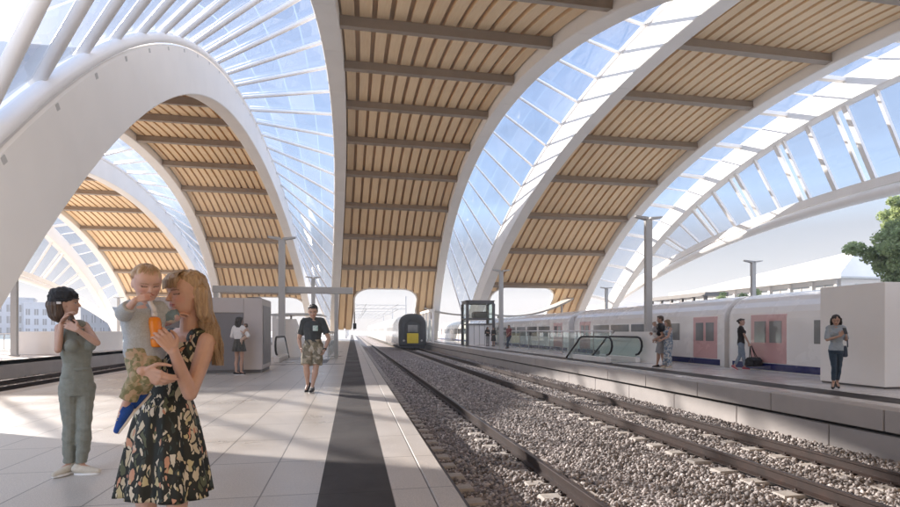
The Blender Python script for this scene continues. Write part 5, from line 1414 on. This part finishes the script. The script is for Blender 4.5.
mb.loft([[tuple(w+V3((math.cos(a+.5)*.106*k, math.sin(a+.5)*.088*k, dz))) for a in np.arange(32)*2*PI/32] for k, dz in ((.98, -.012), (1.02, -.008), (1.02, .008), (.98, .012))], smooth=True); mb.build('waistband', M['jumpsuit'], root)

# ---- walking man
L3 = Loc(313, 11.5)
root, j, T, Rh, hh = person(L3.pos, 'man in a charcoal T-shirt and camouflage shorts walking towards the camera', 1.86, 'm', yaw=L3.yaw(4), yaw_head=L3.yaw(-2), pitch=.40, thin=.97, headk=1.1,
    J=dict(RE=V3((-.315, .03, 1.13)), RW=V3((-.25, -.06, .93)), LE=V3((.33, .05, 1.14)), LW=V3((.285, -.12, .90)),
           RK=V3((-.10, -.17, .525)), RA=V3((-.085, -.10, .135)), LK=V3((.09, -.10, .515)), LA=V3((.045, -.26, .09))),
    skin=(0.44, 0.275, 0.20), voxel=.0065, hands=dict(L=dict(curl=.5), R=dict(curl=.6)), feet=dict(R=dict(yaw=-.15, pitch=.55), L=dict(yaw=.1, pitch=-.08)),
    top=dict(mat=M['charcoal'], g=.018, sleeve=.72, fold=.012, lo=.90), bottom=dict(mat=M['camo_b'], cut=.88, g=.022, flare=1.12, fold=.012),
    shoes=dict(mat=M['blackcloth'], sole=M['greypost'], k=1.25, lace=M['greypost']), hair='short', hair_mat=M['hair_black'])
mb = MB(); c = j['chest']; mb.box(c[0]+.035, c[0]+.145, c[1]-.162, c[1]-.150, c[2]-.085, c[2]+.03, 0, .004); mb.build('print', patches('shirt_print', [(.45, .52, .48), (.25, .42, .36), (.55, .57, .55)], 40), root)
mb = MB(); w = j['LW']; mb.tube([w+V3((.0, 0, .0)), w+V3((.004, .006, .03))], .036, 14); mb.build('watch', M['blackleather'], root)

# ---- woman with baby by the kiosk
L4 = Loc(239, 15.6)
root, j, T, Rh, hh = person(L4.pos, 'woman with long black hair, white top and dark skirt carrying a baby beside the kiosk', 1.72, 'f', yaw=L4.yaw(150), yaw_chest=L4.yaw(145), yaw_head=L4.yaw(130), pitch=.1, thin=.92,
    J=dict(RE=V3((.27, -.02, 1.16)), RW=V3((.20, .18, 1.12)), LE=V3((-.23, .05, 1.15)), LW=V3((.02, .20, 1.10)), RA=V3((.05, .02, .085)), LA=V3((-.07, -.05, .085))), skin=(0.42, 0.26, 0.19), voxel=.007,
    feet=dict(R=dict(yaw=math.radians(75)), L=dict(yaw=math.radians(105))),
    top=dict(mat=M['whitecloth'], g=.022, sleeve=1.5, fold=.012, lo=1.0), skirt=dict(hem=(0, 0, .70), r0=(.13, .105), r1=(.205, .17), mat=M['darkskirt'], pleats=12, amp=.015),
    shoes=dict(mat=M['blackcloth'], sole=M['whitesole'], k=.98), hair='longback', hair_mat=M['hair_black'])
b0 = V3((.21, .0, 1.10)); bp = L4.pos + CR*b0[0] + CF*b0[1] + Vector((0, 0, b0[2]))
person(bp, 'baby in tan clothes held by the woman with long black hair', .66, 'm', yaw=math.radians(-95), yaw_head=math.radians(-120), J=dict(pelvis=V3((0, 0, .02)), waist=V3((.005, 0, .10)), chest=V3((.01, 0, .19)), neck=V3((.0, 0, .265)), head=V3((-.005, 0, .28)),
    RE=V3((-.09, .07, .14)), RW=V3((-.15, .04, .20)), LE=V3((-.03, -.12, .14)), LW=V3((-.12, -.11, .20)), RK=V3((-.11, .08, -.06)), LK=V3((-.11, -.09, -.06)), RA=V3((-.08, .09, -.19)), LA=V3((-.09, -.10, -.19))), skin=(0.45, 0.28, 0.2), voxel=.006, child=True, headk=1.55,
    top=dict(mat=M['tan'], g=.012, sleeve=1.3, lo=-.05), bottom=dict(mat=M['tan'], cut=1.5, g=.012, rise=1.0), hair='short', hair_mat=M['hair_brown'])

# ---- woman with phone at the right
L5 = Loc(836, 11.85)
root, j, T, Rh, hh = person(L5.pos, 'woman in a light blue blouse and dark jeans looking down at her phone', 1.68, 'f', yaw=L5.yaw(4), yaw_chest=L5.yaw(3), yaw_head=L5.yaw(0), pitch=.45, thin=.84, headk=.97,
    J=dict(RE=V3((-.215, -.02, 1.10)), RW=V3((-.085, -.24, 1.19)), LE=V3((.20, -.03, 1.10)), LW=V3((.055, -.24, 1.18)), RA=V3((-.085, -.03, .13)), LA=V3((.11, .12, .13)), RK=V3((-.075, -.05, .47)), LK=V3((.085, .03, .47))), skin=(0.50, 0.32, 0.235), voxel=.0062,
    hands=dict(R=dict(fwd=(.35, -.3, .8), nrm=(.7, .6, 0), thumb=(.3, .5, .6), curl=.6), L=dict(fwd=(-.35, -.3, .8), nrm=(-.7, .6, 0), thumb=(-.3, .5, .6), curl=.6)), feet=dict(R=dict(yaw=L5.yaw(-5), pitch=.4), L=dict(yaw=L5.yaw(20), pitch=.4)),
    top=dict(mat=M['blouse'], g=.018, sleeve=.95, fold=.012, lo=.83), bottom=dict(mat=M['denim'], cut=1.80, g=.007, fold=.004), shoes=dict(mat=M['blackleather'], sole=M['blackleather'], k=.95, heel=.05), hair='long', hair_mat=M['hair_black'])
pw = (j['RW']+j['LW'])/2+V3((0, -.055, .115)); r = empty('phone', L5.pos+CR*pw[0]+CF*pw[1]+Vector((0, 0, pw[2])), math.radians(-10.48), 'dark phone held in both hands by the woman in the blue blouse', 'phone')
mb = MB(); mb.obox((0, 0, 0), V3((.036, 0, 0)), V3((0, .03, .065)), V3((0, .004, -.0018))); mb.build('case', M['blackleather'], r)
sp = j['LS']; r = empty('shoulder_bag', L5.pos+CR*.22+CF*.02+Vector((0, 0, .72)), math.radians(-10.48), 'navy shoulder bag hanging at the side of the woman with the phone', 'bag')
b = Blob(); b.stack([(V3((0, 0, 0)), .9, .15, .035), (V3((0, 0, .02)), .9, .16, .05), (V3((0, 0, .20)), .9, .145, .04), (V3((0, 0, .25)), .9, .13, .02)], n=4); me = b.mesh('pouch', .006, 2); link_mesh('pouch', me, M['navybag'], r)
mb = MB(); mb.tube([(-.02, -.10, .22), (-.045, -.12, .45), (-.06, -.06, .60), (-.06, .03, .625), (-.05, .08, .55), (.0, .08, .22)], .012, 6); mb.build('strap', M['navybag'], r)

# ---- woman with travel bag
L6 = Loc(741, 17.7)
root, j, T, Rh, hh = person(L6.pos, 'woman in a black T-shirt and pale jeans walking right with a black travel bag', 1.72, 'f', yaw=L6.yaw(85), yaw_head=L6.yaw(82), pitch=.08, thin=.9,
    J=dict(RE=V3((.05, -.14, 1.14)), RW=V3((.16, -.17, .90)), LE=V3((.02, .14, 1.14)), LW=V3((.10, .14, .90)), RK=V3((.05, -.06, .48)), RA=V3((.09, -.06, .085)), LK=V3((.0, .06, .46)), LA=V3((-.20, .06, .12))), skin=(0.52, 0.34, 0.26), voxel=.007,
    hands=dict(R=dict(fwd=(.2, -.1, -1), curl=.9)), feet=dict(L=dict(yaw=L6.yaw(85), pitch=.5)),
    top=dict(mat=M['blackcloth'], g=.016, sleeve=.6, fold=.012, lo=.86), bottom=dict(mat=M['paledenim'], cut=1.82, g=.008), shoes=dict(mat=M['pinkshoe'], sole=M['whitesole'], k=1.0), hair='bun', hair_mat=M['hair_black'])
bw = j['RW']+V3((.05, 0, -.10)); r = empty('travel_bag', L6.pos+CR*(bw[0]+.12)+CF*bw[1]+Vector((0, 0, .14)), math.radians(-10.48), 'soft black travel bag carried low by the woman in the black T-shirt', 'bag')
b = Blob(); b.stack([(V3((0, 0, 0)), 0, .24, .10), (V3((0, 0, .03)), 0, .27, .13), (V3((0, 0, .20)), 0, .26, .125), (V3((0, 0, .27)), 0, .22, .07), (V3((0, 0, .29)), 0, .19, .03)], n=3.2); me = b.mesh('pouch', .008, 2); folds(me, .02, 10, 10, 2); link_mesh('pouch', me, M['blackleather'], r)
for s in (-1, 1):
    mb = MB(); h = bw[2]-.14; mb.tube([(-.12, s*.06, .25), (-.12, s*.03, .40), (-.12, s*.01, h), (-.08, s*.01, h+.01), (.02, s*.03, .42), (.10, s*.06, .25)], .012, 6); mb.build('handle', M['blackleather'], r)

# ---- couple with a child on the right platform
L7 = Loc(661, 18.6)
root, j, T, Rh, hh = person(L7.pos, 'man in a black shirt and grey shorts carrying a small child on the right platform', 1.84, 'm', yaw=L7.yaw(-105), yaw_head=L7.yaw(-85), pitch=.15, thin=.93,
    J=dict(RE=V3((-.06, .22, 1.16)), RW=V3((-.22, .16, 1.20)), LE=V3((-.05, -.26, 1.14)), LW=V3((-.22, -.17, 1.02)), RK=V3((-.06, .08, .50)), RA=V3((-.10, .09, .09)), LK=V3((.0, -.09, .50)), LA=V3((.06, -.10, .10))), skin=(0.45, 0.28, 0.2), voxel=.0072,
    top=dict(mat=M['blackcloth'], g=.02, sleeve=.65, fold=.012, lo=.88), bottom=dict(mat=M['greycloth'], cut=.95, g=.022, flare=1.1), shoes=dict(mat=M['blackcloth'], sole=M['whitesole']), hair='short', hair_mat=M['hair_brown'])
b0 = V3((-.22, .02, 1.10)); person(L7.pos+CR*b0[0]+CF*b0[1]+Vector((0, 0, b0[2])), 'small child in pale clothes carried by the man in the black shirt', .80, 'm', yaw=math.radians(70), yaw_head=math.radians(20), J=dict(pelvis=V3((0, 0, .06)), waist=V3((0, 0, .15)), chest=V3((0, 0, .26)), neck=V3((0, 0, .345)), head=V3((-.005, 0, .36)),
    RE=V3((.03, -.13, .2)), RW=V3((.12, -.12, .25)), LE=V3((.05, .12, .22)), LW=V3((.14, .1, .28)), RK=V3((.10, -.10, -.03)), LK=V3((.10, .10, -.03)), RA=V3((-.02, -.11, -.20)), LA=V3((-.02, .11, -.20))), skin=(0.52, 0.34, 0.26), voxel=.0075, child=True, headk=1.5,
    top=dict(mat=M['greycloth'], g=.012, sleeve=1.3, lo=-.02), bottom=dict(mat=M['whitecloth'], cut=1.4, g=.012, rise=1.0), hair='short', hair_mat=M['hair_sand'])
L8 = Loc(668.5, 18.2)
person(L8.pos, 'woman with long sandy hair in a blue patterned jumpsuit', 1.70, 'f', yaw=L8.yaw(-60), yaw_head=L8.yaw(-80), pitch=.3, thin=.93,
    J=dict(LE=V3((-.10, -.20, 1.10)), LW=V3((-.28, -.14, 1.0)), RE=V3((-.05, .2, 1.12)), RW=V3((-.22, .18, 1.08)), LK=V3((-.04, -.08, .47)), LA=V3((.02, -.09, .085)), RA=V3((-.12, .08, .085))), skin=(0.54, 0.35, 0.27), voxel=.0072,
    top=dict(mat=M['bluefloral'], g=.018, hi=2, lo=.83, fold=.01), bottom=dict(mat=M['bluefloral'], cut=1.9, g=.03, flare=1.2, rise=1.1, fold=.015), shoes=dict(mat=M['canvas'], sole=M['whitesole']), hair='longback', hair_mat=M['hair_sand'])

# ---- far figures
L9 = Loc(509, 39.5)
person(L9.pos, 'man in a dark red shirt and jeans standing right of the glass lift', 1.74, 'm', yaw=math.radians(-50), yaw_head=math.radians(-40), J=dict(LA=V3((-.16, -.02, .085)), LK=V3((-.10, -.03, .48)), LE=V3((.0, -.27, 1.16)), LW=V3((-.14, -.26, .97))), skin=SKIN_M, voxel=.010,
    top=dict(mat=M['redcloth'], g=.022, sleeve=.8, lo=.83), bottom=dict(mat=M['denim'], cut=1.95, g=.016), shoes=dict(mat=M['blackcloth'], sole=M['blackcloth']), hair='short', hair_mat=M['hair_black'])
LA_ = Loc(487.5, 45.2)
person(LA_.pos, 'person in black with arms folded in front of the lift, left of a pair', 1.66, 'f', yaw=math.radians(30), J=dict(RE=V3((-.2, -.05, 1.1)), RW=V3((.02, -.2, 1.14)), LE=V3((.2, -.05, 1.1)), LW=V3((-.02, -.22, 1.18))), skin=SKIN_M, voxel=.011,
    top=dict(mat=M['blackcloth'], g=.025, sleeve=1.6, lo=.8), bottom=dict(mat=M['greycloth'], cut=1.9, g=.016), shoes=dict(mat=M['blackcloth'], sole=M['blackcloth']), hair='long', hair_mat=M['hair_black'])
LB_ = Loc(493.5, 44.8)
person(LB_.pos, 'person in a black dress at the right corner of the lift, right of a pair', 1.60, 'f', yaw=math.radians(-40), J=dict(LE=V3((.17, -.1, 1.05)), LW=V3((.0, -.22, 1.0))), skin=SKIN_M, voxel=.011,
    top=dict(mat=M['blackcloth'], g=.025, sleeve=1.5, lo=.8), skirt=dict(hem=(0, 0, .45), r0=(.14, .11), r1=(.22, .19), mat=M['blackcloth']), shoes=dict(mat=M['blackcloth'], sole=M['blackcloth']), hair='long', hair_mat=M['hair_brown'])
# ------------------------------------------------------------------ camera, light, sky
cam = bpy.data.cameras.new('camera'); co = bpy.data.objects.new('camera', cam); COL.objects.link(co)
co.location = (0, 0, 1.3); co.rotation_euler = (math.radians(90), 0, math.radians(-10.48))
cam.sensor_width = 36.0; cam.lens = 36.0*530/900; cam.shift_y = 77.5/900; cam.clip_start = 0.05; cam.clip_end = 6000
scene.camera = co

SUN_EL, SUN_AZ = 22.0, -40.0          # degrees; azimuth measured from +Y (along the tracks) towards +X
sd = Vector((math.sin(math.radians(SUN_AZ))*math.cos(math.radians(SUN_EL)), math.cos(math.radians(SUN_AZ))*math.cos(math.radians(SUN_EL)), math.sin(math.radians(SUN_EL))))
sl = bpy.data.lights.new('sun', 'SUN'); so = bpy.data.objects.new('sun', sl); COL.objects.link(so)
sl.energy = 2.0; sl.angle = math.radians(0.6); sl.color = (1.0, 0.88, 0.76)
so.rotation_euler = (-sd).to_track_quat('-Z', 'Y').to_euler()
w = bpy.data.worlds.new('World'); scene.world = w; w.use_nodes = True
nt = w.node_tree; bg = nt.nodes['Background']
sky = nt.nodes.new('ShaderNodeTexSky'); sky.sky_type = 'NISHITA'; sky.sun_disc = False
sky.sun_elevation = math.radians(SUN_EL); sky.sun_rotation = math.radians(SUN_AZ)
sky.air_density = 1.0; sky.dust_density = 0.6; sky.ozone_density = 1.5
tc = nt.nodes.new('ShaderNodeTexCoord'); mp = nt.nodes.new('ShaderNodeMapping'); mp.inputs['Scale'].default_value = (1.0, 1.0, 3.5)
nz = nt.nodes.new('ShaderNodeTexNoise'); nz.inputs['Scale'].default_value = 2.6; nz.inputs['Detail'].default_value = 8; nz.inputs['Roughness'].default_value = 0.62
nz.inputs['Distortion'].default_value = 0.6
rp = nt.nodes.new('ShaderNodeValToRGB'); rp.color_ramp.elements[0].position = 0.42; rp.color_ramp.elements[1].position = 0.75
rp.color_ramp.elements[0].color = (0.86, 0.86, 0.86, 1); rp.color_ramp.elements[1].color = (0.95, 0.95, 0.95, 1)
mx = nt.nodes.new('ShaderNodeMix'); mx.data_type = 'RGBA'
nt.links.new(tc.outputs['Generated'], mp.inputs['Vector']); nt.links.new(mp.outputs[0], nz.inputs['Vector']); nt.links.new(nz.outputs['Fac'], rp.inputs['Fac'])
sx = nt.nodes.new('ShaderNodeSeparateXYZ'); nt.links.new(tc.outputs['Generated'], sx.inputs[0])
hz = nt.nodes.new('ShaderNodeMapRange'); hz.inputs['From Min'].default_value = 0.16; hz.inputs['From Max'].default_value = 0.62
hz.inputs['To Min'].default_value = 1.0; hz.inputs['To Max'].default_value = 0.0; nt.links.new(sx.outputs['Z'], hz.inputs['Value'])
mm = nt.nodes.new('ShaderNodeMath'); mm.operation = 'MAXIMUM'; nt.links.new(rp.outputs['Color'], mm.inputs[0]); nt.links.new(hz.outputs[0], mm.inputs[1])
nt.links.new(mm.outputs[0], mx.inputs['Factor']); nt.links.new(sky.outputs['Color'], mx.inputs[6]); 
vr = nt.nodes.new('ShaderNodeValToRGB'); cr = vr.color_ramp; [cr.elements.new(q) for q in (0.3, 0.5, 0.8)]
for e, (p, c) in zip(cr.elements, ((0.0, (0.80, 0.755, 0.74)), (0.10, (0.66, 0.685, 0.735)), (0.24, (0.43, 0.52, 0.68)), (0.45, (0.37, 0.465, 0.67)), (0.8, (0.48, 0.56, 0.73)))): e.position = p; e.color = (*c, 1)
nt.links.new(sx.outputs['Z'], vr.inputs['Fac'])
vm = nt.nodes.new('ShaderNodeVectorMath'); vm.operation = 'SCALE'; vm.inputs['Scale'].default_value = 1.06
nt.links.new(vr.outputs['Color'], vm.inputs[0])
# added fill: unseen sky opposite the low sun, brightened to light the interior
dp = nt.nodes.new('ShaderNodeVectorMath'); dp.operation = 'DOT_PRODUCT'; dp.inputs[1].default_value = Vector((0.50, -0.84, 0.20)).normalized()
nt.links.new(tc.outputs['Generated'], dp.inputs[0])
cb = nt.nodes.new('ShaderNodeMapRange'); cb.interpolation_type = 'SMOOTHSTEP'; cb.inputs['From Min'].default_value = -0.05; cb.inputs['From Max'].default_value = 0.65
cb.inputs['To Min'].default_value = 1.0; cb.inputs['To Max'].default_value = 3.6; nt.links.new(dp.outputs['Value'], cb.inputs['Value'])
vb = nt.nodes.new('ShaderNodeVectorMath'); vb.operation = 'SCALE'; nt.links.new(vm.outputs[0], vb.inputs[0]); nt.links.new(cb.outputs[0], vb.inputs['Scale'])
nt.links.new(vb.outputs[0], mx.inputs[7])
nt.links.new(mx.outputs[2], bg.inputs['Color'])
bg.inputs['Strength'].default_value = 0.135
vs = scene.view_settings; vs.view_transform = 'Standard'; vs.look = 'None'; vs.gamma = 1.0; vs.exposure = 2.92; vs.use_curve_mapping = False
scene.display_settings.display_device = 'sRGB'
cy = scene.cycles
cy.max_bounces = 10; cy.diffuse_bounces = 7; cy.glossy_bounces = 3; cy.transmission_bounces = 4; cy.transparent_max_bounces = 16
cy.caustics_reflective = False; cy.caustics_refractive = False
try: cy.use_denoising = True; cy.denoiser = 'OPENIMAGEDENOISE'
except Exception: pass

# ---- the hazy air of the photograph
mb = MB(); mb.box(-230, 230, -60, 330, TER_Z-1.0, 21.5)
hm = bpy.data.materials.new('haze'); hm.use_nodes = True; ht = hm.node_tree
ht.nodes.remove(ht.nodes['Principled BSDF'])
hv = ht.nodes.new('ShaderNodeVolumePrincipled'); hv.inputs['Color'].default_value = (0.96, 0.955, 0.94, 1); hv.inputs['Density'].default_value = 0.0015
ht.links.new(hv.outputs[0], ht.nodes['Material Output'].inputs['Volume'])
tag(mb.build('haze', hm), kind='stuff')
